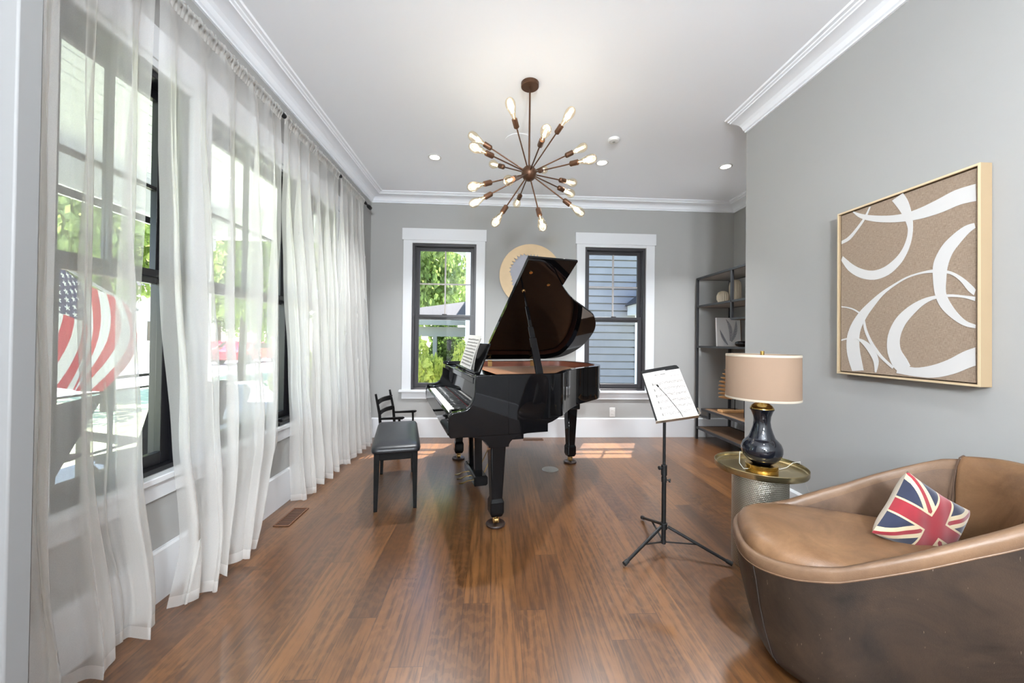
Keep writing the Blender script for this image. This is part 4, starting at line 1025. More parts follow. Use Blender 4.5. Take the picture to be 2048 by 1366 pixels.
STR = {
's1':[(1.723,1.902,1.674,1.921),(1.7,1.864,1.653,1.877),(1.679,1.824,1.64,1.828),(1.66,1.776,1.632,1.774),(1.652,1.736,1.632,1.728),(1.66,1.69,1.639,1.678),(1.68,1.647,1.657,1.628),(1.712,1.612,1.687,1.582),(1.759,1.584,1.738,1.542),(1.812,1.577,1.807,1.529),(1.867,1.595,1.882,1.553),(1.921,1.631,1.946,1.603),(1.978,1.688,1.988,1.668)],
's2':[(1.921,1.913,1.919,1.918),(1.879,1.868,1.872,1.888),(1.812,1.829,1.809,1.859),(1.732,1.799,1.733,1.833),(1.658,1.781,1.664,1.821),(1.588,1.773,1.602,1.824),(1.517,1.776,1.537,1.837),(1.456,1.786,1.473,1.853),(1.404,1.782,1.406,1.852)],
's3':[(1.832,1.912,1.825,1.909),(1.861,1.865,1.852,1.856),(1.91,1.815,1.899,1.803),(1.951,1.785,1.939,1.768),(1.986,1.775,1.986,1.757)],
's4':[(1.41,1.695,1.406,1.674),(1.442,1.691,1.427,1.659),(1.484,1.664,1.457,1.624),(1.521,1.625,1.482,1.587),(1.549,1.562,1.498,1.536),(1.551,1.491,1.503,1.483),(1.543,1.421,1.504,1.427),(1.523,1.365,1.491,1.386),(1.485,1.316,1.466,1.339),(1.444,1.282,1.436,1.301),(1.406,1.269,1.405,1.283)],
's5':[(1.405,1.424,1.411,1.403),(1.416,1.442,1.43,1.425),(1.448,1.481,1.456,1.469),(1.487,1.513,1.49,1.502),(1.54,1.532,1.54,1.517),(1.595,1.531,1.594,1.522),(1.654,1.52,1.651,1.512),(1.71,1.495,1.705,1.486),(1.771,1.462,1.76,1.447),(1.83,1.418,1.806,1.394),(1.884,1.368,1.845,1.339),(1.93,1.3,1.875,1.277),(1.953,1.224,1.883,1.219),(1.948,1.138,1.877,1.151),(1.921,1.054,1.859,1.063)],
's6':[(1.406,1.396,1.407,1.379),(1.44,1.405,1.441,1.395),(1.488,1.416,1.488,1.405),(1.541,1.417,1.538,1.403),(1.592,1.407,1.582,1.384),(1.65,1.376,1.625,1.343),(1.704,1.323,1.663,1.292),(1.738,1.246,1.684,1.232),(1.74,1.161,1.681,1.178),(1.71,1.088,1.655,1.132),(1.672,1.064,1.64,1.102)],
's7':[(1.700,1.063,1.690,1.106),(1.623,1.055,1.621,1.095),(1.549,1.056,1.555,1.11),(1.479,1.078,1.496,1.138),(1.423,1.11,1.445,1.173),(1.405,1.119,1.406,1.192)],
's8':[(1.984,1.404,1.984,1.41),(1.944,1.395,1.942,1.401),(1.905,1.377,1.901,1.383),(1.868,1.342,1.86,1.346),(1.856,1.276,1.843,1.279),(1.833,1.218,1.82,1.225),(1.806,1.171,1.793,1.181),(1.769,1.127,1.759,1.137),(1.718,1.082,1.71,1.092)],
's9':[(1.984,1.217,1.984,1.225),(1.942,1.225,1.943,1.233),(1.885,1.217,1.881,1.23),(1.854,1.188,1.835,1.208),(1.826,1.149,1.799,1.166),(1.807,1.11,1.782,1.115),(1.801,1.058,1.793,1.058)]}
for i, k in enumerate(sorted(STR)):
    A_ = catmull([(p[0], p[1]) for p in STR[k]], 4); C_ = catmull([(p[2], p[3]) for p in STR[k]], 4); b = B(); x = XR-.0462-i*.00015; n = len(A_)
    b.add([(x, *p) for p in A_]+[(x, *p) for p in C_]+[(x+.001, *p) for p in A_]+[(x+.001, *p) for p in C_],
          [(j, j+1, n+j+1, n+j) for j in range(n-1)]+[(2*n+j, 3*n+j, 3*n+j+1, 2*n+j+1) for j in range(n-1)]+[(j, 2*n+j, 2*n+j+1, j+1) for j in range(n-1)]+[(n+j, n+j+1, 3*n+j+1, 3*n+j) for j in range(n-1)])
    b.obj('paint_loop', M['stroke'], art, smooth=False)

# gold ring wall decoration
wr = thing('wall_medallion', 'round pale gold wall medallion with jagged grey centre behind the piano lid', 'wall decoration', (.452, D, 2.005))
n = 120; rnd = random.Random(2); vs = []
rin = []
for i in range(n):
    a = 2*PI*i/n; j = .255+.012*math.sin(3*a+1)+.008*math.sin(7*a)
    if i % 3 == 0: j += rnd.uniform(.008, .04)
    rin.append(j)
for y in (-.028, -.012):
    for i in range(n): a = 2*PI*i/n; vs.append((.388*math.cos(a), y, .388*math.sin(a)))
    for i in range(n): a = 2*PI*i/n; vs.append((rin[i]*math.cos(a), y, rin[i]*math.sin(a)))
fs = []
for i in range(n):
    k = (i+1) % n; fs += [(i, k, n+k, n+i), (2*n+i, 3*n+i, 3*n+k, 2*n+k), (i, 2*n+i, 2*n+k, k), (n+i, n+k, 3*n+k, 3*n+i)]
B().add(vs, fs).obj('gold_ring', M['goldleaf'], wr, ang=50)
B().lathe([(0, -.011), (.33, -.011), (.33, -.0005), (0, -.0005)], 64, axis='y', cap=False).obj('grey_centre', M['silver'], wr)

# ------------------------------------------------------------------ metal shelf unit in the alcove
sf_ = thing('etagere', 'tall black metal shelf unit with staggered oak shelves in the right alcove', 'shelf', (0, 0, 0))
X0, X1, Y0, Y1 = 2.545, 2.965, 3.25, 4.545; q = .013
def rail(b, p0, p1, t=.024): b.bar(p0, p1, t, t)
for x, y in ((X0, Y1), (X1, Y1), (X0, Y0), (X1, Y0)): B().box(x-q, x+q, y-q, y+q, 0, 2.0).obj('post', M['darkmetal'], sf_, bevel=.002)
def frame(z, y0=Y0, y1=Y1, x1=X1, nm='shelf_frame'):
    b = B(); t = .012
    b.box(X0-q, X0+q-.002, y0, y1, z-t, z+t); b.box(x1-q+.002, x1+q, y0, y1, z-t, z+t); b.box(X0, x1, y1-q, y1+q-.002, z-t, z+t); b.box(X0, x1, y0-q+.002, y0+q, z-t, z+t)
    return b.obj(nm, M['darkmetal'], sf_, bevel=.0015)
def board(z, y0=Y0, y1=Y1, m='oak'): return B().box(X0+q, X1-q, y0+q, y1-q, z-.010, z+.008).obj('shelf_board', M[m], sf_, bevel=.001)
M['greywood'] = mat('grey_wood_underside', lin((150, 146, 142)), .6, noise_amt=.1, nscale=6, stretch=(8, 1, 8))
frame(1.99); board(1.99, m='greywood'); frame(1.645); board(1.645, m='greywood'); frame(1.145); board(1.145)
frame(1.455, y1=3.87); board(1.455, y1=3.87)
frame(.385, y1=4.43); board(.385, y1=4.43); frame(.14); board(.14)
B().box(X0-q, X0+q, 3.857, 3.883, 1.455, 1.99).obj('hanger_bar', M['darkmetal'], sf_, bevel=.002)
b = B(); b.bar((X0, Y1, .305), (X0, 4.28, .305), .024, .024); b.bar((X0, 4.28, .295), (X0, 4.28, .385), .024, .024); b.obj('step_bracket', M['darkmetal'], sf_, bevel=.002)
b = B(); b.bar((2.72, 3.9, 1.13), (2.72, 3.9, .385), .02, .02); b.obj('inner_post', M['darkmetal'], sf_, bevel=.002)
# vases
def ribbed(nm, label, pos, prof, ribs=16):
    b = B(); n = 96; vs = []
    for r, z in prof:
        for k in range(n): a = 2*PI*k/n; rr = r*(1+.05*math.cos(ribs*a)); vs.append((rr*math.cos(a), rr*math.sin(a), z))
    m = len(prof); b.add(vs, [(i*n+k, i*n+(k+1) % n, (i+1)*n+(k+1) % n, (i+1)*n+k) for i in range(m-1) for k in range(n)]+[tuple(reversed(range(n)))])
    o = b.obj(nm, M['ribglass'], None, ang=60); o.location = pos; return tag(o, label, 'vase')
m_, nt_, b_n = new_mat('ribbed_amber_glass'); b_n.inputs['Base Color'].default_value = (*lin((222, 208, 186)), 1); b_n.inputs['Roughness'].default_value = .15; b_n.inputs['Alpha'].default_value = .72; M['ribglass'] = m_
ribbed('glass_vase', 'tall capsule shaped ribbed glass vase on the upper metal shelf', (2.80, 4.20, 1.6535), [(.03, 0), (.05, .012), (.062, .05), (.063, .20), (.055, .245), (.038, .27), (.018, .278)])
ribbed('glass_vase', 'short round ribbed glass vase beside the taller one', (2.665, 4.22, 1.6535), [(.02, 0), (.045, .012), (.063, .05), (.063, .09), (.048, .13), (.022, .146)])
pr = thing('fern_print', 'square white canvas print of blue grey ferns leaning on the middle shelf', 'picture', (2.83, 4.36, 1.1550), .0, rot=(math.radians(-4), 0, 0))
B().box(-.148, .148, -.012, .012, 0, .345).obj('canvas', M['print'], pr, bevel=.002)
B().box(.1485, .154, -.014, .03, 0, .345).obj('side_panel', M['oak'], pr)
def frond(x0, z0, x1, z1, bow, w):
    b = B(); P0 = Vector((x0, 0, z0)); P1 = Vector((x1, 0, z1)); nrm = Vector((-(P1-P0).z, 0, (P1-P0).x)).normalized()
    L = []
    for i in range(19):
        t = i/18; p = P0.lerp(P1, t)+nrm*bow*math.sin(PI*t); L.append(p)
    for i in range(18):
        b.bar(L[i]+Vector((0, -.0128, 0)), L[i+1]+Vector((0, -.0128, 0)), .0016, .001)
        ww = w*math.sin(PI*min(1, (i+1)/18*.85+.1)); d = (L[i+1]-L[i]).normalized(); nn = Vector((-d.z, 0, d.x))
        for s in (-1, 1):
            a = L[i]+Vector((0, -.0128, 0)); e = a+nn*s*ww+d*ww*.6; b.bar(a, e, .0052, .001, upv=(0, 1, 0))
    return b.obj('printed_fern', M['fern'], pr, smooth=False)
frond(-.02, .02, -.11, .20, .01, .016); frond(.015, .07, -.03, .33, -.03, .022); frond(.03, .06, .095, .31, -.02, .022)
tag(B().lathe([(0, 0), (.035, 0), (.062, .012), (.074, .032), (.07, .052), (.05, .064), (.03, .066), (.028, .060), (0, .052)], 40, (2.74, 3.98, 1.1535), cap=False).obj('bowl', M['blackgloss'], None, ang=60), 'squat black glazed bowl in front of the fern print', 'bowl')
tag(B().box(2.70, 2.92, 3.55, 3.78, 1.4635, 1.485).obj('book', mat('tan_book_cover', lin((176, 132, 104)), .6), None, bevel=.003), 'thin tan book lying flat on the short upper shelf', 'book')
wg = thing('carved_wing', 'carved pale wooden feathered wing on a stand, partly behind the lampshade', 'sculpture', (2.785, 4.2, .3935))
B().box(-.16, .16, -.05, .05, 0, .028).obj('base', M['woodcarve'], wg, bevel=.004)
B().cyl((.02, 0, .028), (.02, 0, .22), .004, n=8).obj('rod', M['blackmetal'], wg)
for k in range(9):
    z = .17+k*.038; L_ = .155+.04*math.sin(k/8*PI); x_ = -.02+.012*k
    b = B(); b.grid(lambda u, v, z=z, L_=L_, x_=x_, k=k: (x_-L_*u, -.01+.006*math.sin(PI*v), z+.055*u*(k/8+.15)+.018*(v-.5)*(1-u**3)*2), 10, 6)
    b.obj('feather', M['woodcarve'], wg, solid=.012, ang=180)
for k in range(4):
    b = B(); b.grid(lambda u, v, k=k: (.0+.03*k-.03*u, -.012, .47+.02*k+.13*u+0*v)+() if False else (-.03+.034*k+.022*(v-.5)*(1-u**3)*1.4, -.012, .46+.115*u), 8, 5)
    b.obj('feather', M['woodcarve'], wg, solid=.012, ang=180)

# ------------------------------------------------------------------ outlets, registers, floor cover
def outlet(pos, rz, label):
    t = thing('wall_outlet', label, 'outlet', pos, rz)
    B().box(-.035, .035, -.006, 0, -.057, .057).obj('cover_plate', M['plastic'], t, bevel=.002)
    for s in (-1, 1):
        f = B().box(-.017, .017, -.008, -.0055, s*.024-.014, s*.024+.014).obj('receptacle', M['plastic'], t, bevel=.002)
        g = B(); g.box(-.008, -.006, -.0085, -.0078, s*.024-.005, s*.024+.005); g.box(.006, .008, -.0085, -.0078, s*.024-.005, s*.024+.005); g.obj('slot', M['slot'], f, smooth=False)
    return t
outlet((1.50, D, .31), 0, 'white wall outlet below the right back window')
ol = outlet((XL, 3.36, .31), PI/2, 'white wall outlet behind the curtain, a cord plugged in')
cd_ = thing('plug_cord', 'thin white cord hanging from the outlet behind the curtain', 'cord', (XL, 3.36, 0))
B().box(.009, .035, -.014, .014, .275, .30).obj('plug', M['plastic'], cd_, bevel=.003)
B().tube([(.036, 0, .287), (.055, .02, .27), (.06, .06, .20), (.058, .11, .14), (.06, .12, .08), (.055, .10, .03), (.05, .05, .006), (.06, -.05, .005)], .0028, 8).obj('cord', M['plastic'], cd_)
def register(x0, x1, y0, y1, label, along='x', n=18, rows=2):
    t = thing('floor_register', label, 'floor vent', ((x0+x1)/2, (y0+y1)/2, .0004))
    w, h = (x1-x0)/2, (y1-y0)/2
    B().box(-w, w, -h, h, 0, .002).obj('dark_well', M['slot'], t, smooth=False)
    b = B(); e = .008
    b.box(-w, w, -h, -h+e, .002, .006); b.box(-w, w, h-e, h, .002, .006); b.box(-w, -w+e, -h+e, h-e, .002, .006); b.box(w-e, w, -h+e, h-e, .002, .006)
    if rows == 2: b.box(-w+e, w-e, -.006, .006, .002, .006)
    b.obj('rim', M['ventwood'], t, smooth=False)
    s = B()
    for k in range(n+1):
        if along == 'x': x = -w+e+(2*w-2*e)*k/n; s.box(x-.0022, x+.0022, -h+e, h-e, .002, .0038)
        else: y = -h+e+(2*h-2*e)*k/n; s.box(-w+e, w-e, y-.0022, y+.0022, .002, .0038)
    s.obj('louvres', M['ventwood'], t, smooth=False)
register(-1.383, -1.283, 2.445, 2.70, 'brown floor register with dark slots in front of the curtain gap', 'y', 13, 1)
b_ = bpy.data.objects.get('dark_well')
register(.37, .615, 4.478, 4.545, 'narrow brown floor register with dark slots by the back wall baseboard', 'x', 12, 1)
tag(B().lathe([(0, .006), (.062, .006), (.073, .0045), (.077, .0005), (0, .0005)], 48, (.542, 3.461, 0), cap=False).obj('floor_outlet_cover', M['zinc']), 'round silver floor outlet cover under the piano', 'outlet cover')

# ------------------------------------------------------------------ outside: ground, porch, neighbours
struct(B().box(-60, 60, -30, 60, -.50, -.45).obj('ground', M['lawn'], smooth=False), 'lawn outside')
struct(B().box(-4.25, XL-.155, -3, 9.0, -.45, -.12).obj('porch_floor', M['porchfloor'], smooth=False), 'grey porch deck outside the left windows')
struct(B().box(-1.4, 9, D+.16, 6.6, -.449, -.40).obj('bounce_slab', mat('bounce_slab_pale', lin((222, 220, 214)), .9), smooth=False), 'unseen pale ground slab added behind the back wall to bounce daylight indoors')  # added reflector below sill view, throws sunlight up through the back windows
struct(B().box(-21, -13, -30, 60, -.449, -.44).obj('street', M['asphalt'], smooth=False), 'street beyond the porch')
struct(B().box(-12.8, -11.4, -30, 60, -.449, -.435).obj('sidewalk', mat('concrete', lin((206, 204, 198)), .9), smooth=False), 'pale sidewalk beyond the porch')
def porch():
    b = B(); b.box(-4.3, XL-.152, -3, 5.6, 3.0, 3.06)
    for k in range(22): b.box(-4.3+.125*k, -4.3+.125*k+.115, -3, 5.6, 2.988, 3.0)
    struct(b.obj('porch_ceiling', M['shirtwhite'], smooth=False), 'white boarded porch ceiling')
    b = B(); b.box(-4.30, -4.06, -3, 5.6, 2.60, 2.988); b.box(-4.06, XL-.152, 5.36, 5.6, 2.60, 2.988); b.box(-4.34, -4.02, -3, 5.64, 2.60, 2.64)
    struct(b.obj('porch_beam', M['shirtwhite'], smooth=False), 'white beams round the edge of the porch roof')
    b = B(); b.add([(-4.7, -3, 2.98), (XL-.155, -3, 3.9), (XL-.155, 5.9, 3.9), (-4.7, 5.9, 2.98), (-4.7, -3, 3.06), (XL-.155, -3, 3.98), (XL-.155, 5.9, 3.98), (-4.7, 5.9, 3.06)], [(0,3,2,1),(4,5,6,7),(0,1,5,4),(1,2,6,5),(2,3,7,6),(3,0,4,7)])
    struct(b.obj('porch_roof', M['roof'], smooth=False), 'shingled porch roof')
porch()
col_ = thing('porch_column', 'square white porch column beside the flag', 'column', (-4.16, 1.1, -.12), group='porch columns')
B().box(-.11, .11, -.11, .11, .16, 2.56).obj('shaft', M['shirtwhite'], col_, bevel=.01); B().box(-.14, .14, -.14, .14, 0, .16).obj('plinth', M['shirtwhite'], col_, bevel=.01); B().box(-.14, .14, -.14, .14, 2.56, 2.72).obj('capital', M['shirtwhite'], col_, bevel=.01)
for y, l in ((5.45, 'square white porch column at the far corner of the porch'), (-2.8, 'square white porch column at the near end of the porch')):
    c = copy_tree(col_); c.location = (-4.16, y, -.12); c['label'] = l
rl = thing('porch_railing', 'thin black metal railing along the porch edge', 'railing', (-4.12, 0, -.12))
b = B(); b.bar((0, 1.22, .86), (0, 5.33, .86), .04, .03); b.bar((0, 1.22, .72), (0, 5.33, .72), .02, .02); b.bar((0, 1.22, .10), (0, 5.33, .10), .03, .02); b.obj('rail_bars', M['blackmetal'], rl)
for k in range(5): y = 1.3+k*.98; B().box(-.016, .016, y-.016, y+.016, 0, .86).obj('rail_post', M['blackmetal'], rl)
fg = thing('flag', 'American flag with stars and stripes hanging on the porch', 'flag', (-3.55, 3.52, 1.90))
fp = B().tube([(-.60, -1.22, .68), (.05, .33, -.45)], .013, 10).obj('flag_pole', M['shirtwhite'], fg)
def ff(u, v):   # hoist along the pole (v), cloth hangs down and back (u)
    A0 = Vector((.02, .25, -.39)); A1 = Vector((-.22, -.38, .06)); B0 = Vector((.06, -.01, -1.20)); B1 = Vector((-.16, -.52, -1.0))
    p = (A0.lerp(A1, v)).lerp(B0.lerp(B1, v), u)
    p.y += .17*math.sin(PI*u)*(1-v*.6); p.x += .05*math.sin(v*11+u*3)*(.3+u)
    p.z -= .04*math.sin(PI*v)
    return tuple(p)
uvgrid(ff, 40, 26, 'flag_cloth', M['usflag'], fg)
# porch furniture
def adirondack(loc, rz, label):
    t = thing('porch_chair', label, 'chair', loc, rz, 'black porch armchairs')
    for k in range(6): x = -.24+k*.096; B().add([(x-.042, .18, .30), (x+.042, .18, .30), (x+.05, .46, .96-.02*abs(k-2.5)), (x-.05, .46, .96-.02*abs(k-2.5)), (x-.042, .20, .30), (x+.042, .20, .30), (x+.05, .48, .96), (x-.05, .48, .96)], [(0,1,2,3),(7,6,5,4),(0,4,5,1),(1,5,6,2),(2,6,7,3),(3,7,4,0)]).obj('back_slat', M['blackmetal'], t)
    for k in range(5): B().box(-.27, .27, -.30+k*.10, -.215+k*.10, .36-k*.018, .38-k*.018).obj('seat_slat', M['blackmetal'], t)
    for s in (-1, 1):
        B().box(s*.33-.06, s*.33+.06, -.36, .34, .56, .58).obj('arm_rest', M['blackmetal'], t); B().box(s*.30-.02, s*.30+.02, -.33, -.24, 0, .56).obj('front_leg', M['blackmetal'], t)
        B().add([(s*.28-.015, -.30, .36), (s*.28+.015, -.30, .36), (s*.28+.015, .46, .03), (s*.28-.015, .46, .03), (s*.28-.015, -.30, .26), (s*.28+.015, -.30, .26), (s*.28+.015, .40, .0), (s*.28-.015, .40, .0)], [(0,1,2,3),(7,6,5,4),(0,4,5,1),(1,5,6,2),(2,6,7,3),(3,7,4,0)]).obj('side_rail', M['blackmetal'], t)
    return t
adirondack((-2.75, 2.0, -.12), -1.2, 'black slatted porch armchair seen through the nearest window')
adirondack((-2.75, 3.2, -.12), -1.9, 'black slatted porch armchair beside the nearest window frame')
sfa = thing('porch_sofa', 'porch sofa under a pale grey cover outside the middle window', 'sofa', (-3.0, 4.6, -.12), .0)
def cover(u, v):
    a = 2*PI*u; c = math.copysign(abs(math.cos(a))**.35, math.cos(a)); s = math.copysign(abs(math.sin(a))**.35, math.sin(a))
    prof = [(1.06, 0), (1.03, .3), (1.0, .62), (.93, .72), (.8, .74), (0, .74)]; r, z = prof[int(round(v*5))]
    w = 1+.02*math.sin(a*14)*(z < .5)
    return (.42*c*r*w, .62*s*r*w, z*(1 if c < .2 else .72))
B().grid(cover, 90, 6, closeu=True).obj('fabric_cover', M['cloth'], sfa, ang=60)
B().box(-.30, .30, -.5, .5, .0, .05).obj('skid', M['blackmetal'], sfa)
pcl = can(-3.0, 4.3, 'lit recessed light in the porch ceiling', 6.0); pcl.location.z = 2.987; pcl['group'] = 'porch ceiling light'

# neighbour house with clapboard
nh = thing('neighbour_house', 'grey blue clapboard house seen through the back windows', 'house', (0, 0, -.45))
b = B(); NY = 8.5
rows = 34; ex_ = .167
for k in range(rows):
    z0 = k*ex_; zr = z0+.026
    b.add([(-.48, NY-.034, zr), (9.0, NY-.034, zr), (9.0, NY-.016, z0+ex_), (-.48, NY-.016, z0+ex_), (-.48, NY+.1, zr), (9.0, NY+.1, zr), (9.0, NY+.1, z0+ex_), (-.48, NY+.1, z0+ex_)],
          [(0,1,2,3),(4,7,6,5),(0,4,5,1),(3,2,6,7),(0,3,7,4),(1,5,6,2)])
b.box(-.47, 8.99, NY+.02, NY+.1, 0, rows*ex_)
b.obj('clapboard_wall', M['siding'], nh, smooth=False)
B().box(-.40, 8.9, NY+.11, NY+5, 0, 5.6).obj('house_body', M['siding'], nh, smooth=False)
B().box(-.64, -.475, NY-.04, NY+.12, 0, 5.7).obj('corner_board', M['shirtwhite'], nh)
B().box(3.26, 3.40, NY-.05, NY-.023, 0, 2.25).obj('corner_board', M['shirtwhite'], nh)
B().add([(-1.0, NY-.5, 5.5), (9.4, NY-.5, 5.5), (9.4, NY+2.5, 6.6), (-1.0, NY+2.5, 6.6), (-1.0, NY-.5, 5.7), (9.4, NY-.5, 5.7), (9.4, NY+2.5, 6.8), (-1.0, NY+2.5, 6.8)], [(0,3,2,1),(4,5,6,7),(0,1,5,4),(1,2,6,5),(2,3,7,6),(3,0,4,7)]).obj('roof', M['roof'], nh)
b = B(); b.add([(-.98, NY-.12, 3.70), (-.64, NY-.12, 3.60), (-.64, NY+.3, 3.60), (-.98, NY+.3, 3.70), (-.98, NY-.12, 3.78), (-.64, NY-.12, 3.78), (-.64, NY+.3, 3.78), (-.98, NY+.3, 3.78)], [(0,3,2,1),(4,5,6,7),(0,1,5,4),(1,2,6,5),(2,3,7,6),(3,0,4,7)]); b.obj('eave_return', M['shirtwhite'], nh)
b = B(); b.prism([(3.02, 2.47), (3.9, 2.47), (3.9, 3.0), (3.42, 2.82), (3.06, 2.52)], NY-.75, NY-.024, 'y'); b.obj('bay_roof', M['roof'], nh, smooth=False)
B().box(3.08, 3.9, NY-.65, NY-.024, 2.25, 2.468).obj('bay_fascia', M['shirtwhite'], nh)
# neighbour porch with sloped roof, seen low in the left back window
M['greyporch'] = mat('grey_porch_paint', lin((142, 146, 144)), .7)
npo = thing('garden_porch', 'low grey roofed porch with white posts behind the yellow green shrubs', 'porch', (0, 0, -.45))
B().add([(-4.2, 9.3, 2.02), (-.66, 9.3, 2.06), (-.66, 11.8, 2.75), (-4.2, 11.8, 2.10), (-4.2, 9.3, 2.08), (-.66, 9.3, 2.13), (-.66, 11.8, 2.88), (-4.2, 11.8, 2.16)], [(0,3,2,1),(4,5,6,7),(0,1,5,4),(1,2,6,5),(2,3,7,6),(3,0,4,7)]).obj('shingle_roof', M['roof'], npo)
B().box(-4.25, -.66, 9.22, 9.32, 2.0, 2.12).obj('gutter', M['greyporch'], npo)
B().box(-4.1, -.70, 9.42, 9.56, 1.72, 1.96).obj('beam', M['greyporch'], npo)
for x in (-3.6, -1.47): B().box(x-.05, x+.05, 9.43, 9.53, 0, 1.72).obj('post', M['greyporch'], npo)
ln_ = thing('porch_lantern', 'small black hanging lantern under the neighbour porch beam', 'lantern', (-1.12, 9.35, 1.0))
b = B(); b.cyl((0, 0, .26), (0, 0, .30), .006, n=6); b.lathe([(0, .26), (.03, .24), (.075, .20), (.05, .19)], 8, cap=False); b.lathe([(.05, 0), (.06, .19)], 4, cap=False); b.lathe([(0, 0), (.055, 0), (.03, -.03), (0, -.05)], 8, cap=False); b.obj('lantern_body', M['blackmetal'], ln_)
ln_.location = (-1.12, 9.49, .955)
# vegetation
def foliage(name, n, radii, seed, size, m):
    rnd = random.Random(seed); b = B(); blobs = []
    for _ in range(26):
        v = Vector((rnd.gauss(0, 1), rnd.gauss(0, 1), rnd.gauss(0, 1))).normalized()*rnd.uniform(.45, .85)
        blobs.append((Vector((v.x*radii[0], v.y*radii[1], v.z*radii[2])), rnd.uniform(.24, .42)))
    for _ in range(n):
        c, r = rnd.choice(blobs); d = Vector((rnd.gauss(0, 1), rnd.gauss(0, 1), rnd.gauss(0, 1))).normalized()*r*rnd.uniform(.75, 1.05)
        p = c+Vector((d.x*radii[0], d.y*radii[1], d.z*radii[2]))
        a = Vector((rnd.gauss(0, 1), rnd.gauss(0, 1), rnd.gauss(0, .6))).normalized(); e = a.orthogonal().normalized(); e = (e*math.cos(rnd.uniform(0, 6))+a.cross(e)*math.sin(rnd.uniform(0, 6)))
        L = size*rnd.uniform(.6, 1.3); w = L*.32; q_ = e.cross(a).normalized()
        b.add([p-e*L*.5, p+q_*w, p+e*L*.5, p-q_*w], [(0, 1, 2, 3)])
    me = bpy.data.meshes.new(name); me.from_pydata(b.v, [], b.f); me.materials.append(m); return me
treeme = foliage('tree_crown', 11000, (1, 1, 1), 5, .085, M['leafA'])
shrubme = foliage('shrub_crown', 9000, (1, 1, 1), 9, .16, M['leafB'])
def tree(loc, r, h, label, cat='tree', me=treeme, group='trees outside', nm='leafy_tree', rz=0):
    t = thing(nm, label, cat, loc, rz, group)
    o = bpy.data.objects.new('crown', me); COL.objects.link(o); o.parent = t; o.scale = (r, r, h*.5 if cat == 'tree' else h*.5); o.location = (0, 0, h*.5+(1.2 if cat == 'tree' else 0))
    z1 = h*.6+1.2 if cat == 'tree' else h*.5
    B().tube([(0, 0, 0), (.03*r, 0, z1*.5), (0, .05*r, z1)], [.05*r+.03, .04*r+.02, .02*r], 8).obj('trunk', M['bark'], t)
    return t
tree((-3.2, 15.8, -.45), 2.45, 7.4, 'tall leafy tree filling the left back window', rz=.3)
tree((-.3, 20.5, -.45), 2.3, 5.4, 'leafy tree behind the neighbour porch, right of the tallest one', rz=1.7)
tree((-8.0, 18.5, -.45), 2.3, 7.5, 'leafy tree left of the one in the back window', rz=2.5)
tree((-8.4, 8.6, -.45), 1.95, 6.5, 'leafy front yard tree seen through the third left window', rz=4)
tree((-8.6, 13.2, -.45), 2.2, 6.5, 'leafy front yard tree between the porch and the back yard', rz=1)
tree((-10.8, 3.4, -.45), 1.9, 7, 'leafy front yard tree seen through the nearest window', rz=5.2)
tree((-27, 38, -.45), 4.4, 9, 'large tree across the street behind the parked cars', rz=2)
tree((-28, 48, -.45), 4.6, 9, 'large tree across the street farther from the house', rz=3)
tree((-30, 12.5, -.45), 4.0, 8, 'large tree across the street beside the pale house', rz=.6)
tree((-1.45, 7.2, -.45), .55, 1.65, 'yellow green shrub under the left back window', 'shrub', shrubme, 'shrubs behind the back wall', 'shrub')
tree((-.56, 7.4, -.45), .36, 1.55, 'yellow green shrub beside the corner of the clapboard house', 'shrub', shrubme, 'shrubs behind the back wall', 'shrub', 1.2)
tree((-2.45, 7.9, -.45), .6, 1.8, 'yellow green shrub left of the two under the back window', 'shrub', shrubme, 'shrubs behind the back wall', 'shrub', 2.2)
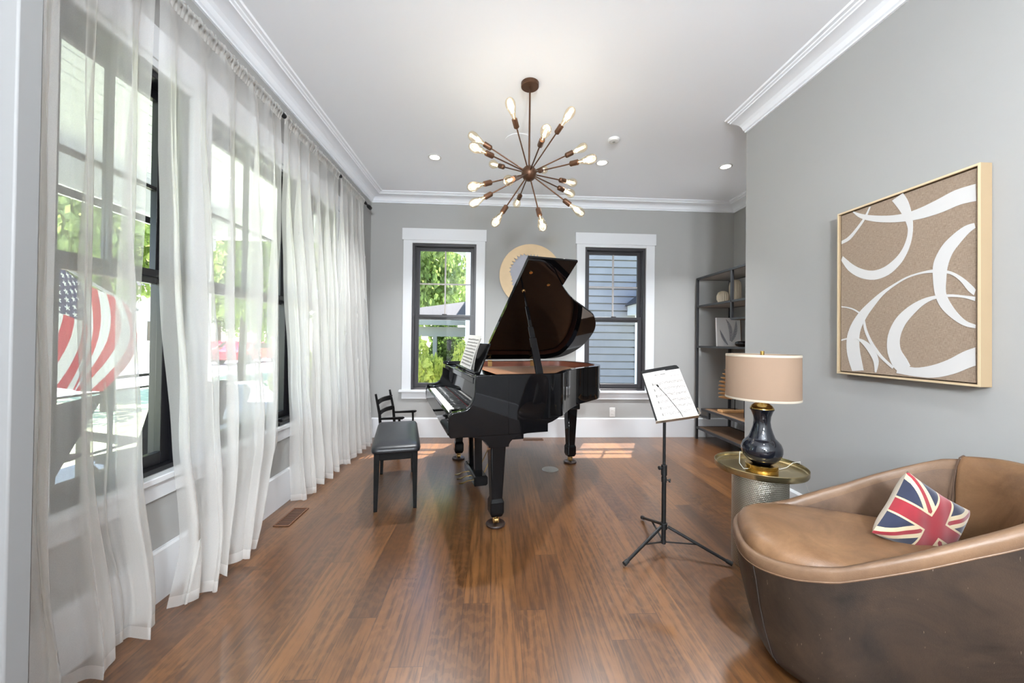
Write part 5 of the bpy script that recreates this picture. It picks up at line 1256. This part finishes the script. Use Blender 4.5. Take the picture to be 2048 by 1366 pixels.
tree((-3.2, 6.5, -.45), .5, 1.4, 'green shrub at the end of the porch', 'shrub', shrubme, 'shrubs behind the back wall', 'shrub', 3.0)
M['leafC'] = leaf_mat('hedge_leaves', lin((70, 92, 48)), lin((120, 150, 74)))
hedgeme = foliage('hedge_crown', 9000, (1, 1, 1), 21, .13, M['leafC'])
for i, (x, y, l) in enumerate([(-3.4, 12.4, 'dark green hedge bush behind the left part of the neighbour porch'), (-1.7, 12.7, 'dark green hedge bush behind the lantern of the neighbour porch')]):
    tree((x, y, -.45), .85, 2.4, l, 'shrub', hedgeme, 'hedge behind the neighbour porch', 'hedge_bush', i*1.3)
# cars
def car(loc, rz, m, label):
    t = thing('parked_car', label, 'car', loc, rz, 'cars parked on the street')
    body = [(-2.2, .35), (-2.15, .75), (-1.35, .88), (-.75, 1.35), (.75, 1.38), (1.45, .95), (2.15, .85), (2.25, .4), (2.1, .28), (-2.1, .28)]
    B().prism(body, -.85, .85, 'y').obj('body', m, t, bevel=.08, seg=3)
    B().prism([(-1.2, .93), (-.72, 1.28), (.70, 1.31), (1.25, .95)], -.86, .86, 'y').obj('side_window', M['darkglass'], t)
    for x in (-1.35, 1.4):
        for s in (-1, 1): B().cyl((x, s*.68, .31), (x, s*.88, .31), .31, n=24).obj('wheel', M['rubber'], t)
    return t
car((-15.5, 24.5, -.44), PI/2, M['redpaint'], 'red car parked on the street'); car((-19.2, 27.0, -.44), PI/2, M['redpaint'], 'red car parked on the far side of the street')
car((-19.2, 35, -.44), PI/2, M['whitecar'], 'white car parked farther down the street')
hs = thing('street_house', 'pale house with white windows across the street', 'house', (-27, 26, -.45))
B().box(-3, 3, -5.5, 5.5, 0, 5).obj('walls', mat('pale_stucco', lin((206, 200, 190)), .8), hs)
B().prism([(-3.6, 5), (3.6, 5), (0, 7.6)], -6, 6, 'y').obj('roof', M['roof'], hs)
for y in (-4, -1.5, 1.5, 4):
    wv_ = B().box(3.0, 3.06, y-.6, y+.6, 1.2, 2.8).obj('window', M['shirtwhite'], hs); B().box(3.055, 3.075, y-.48, y+.48, 1.32, 2.68).obj('pane', M['darkglass'], wv_)
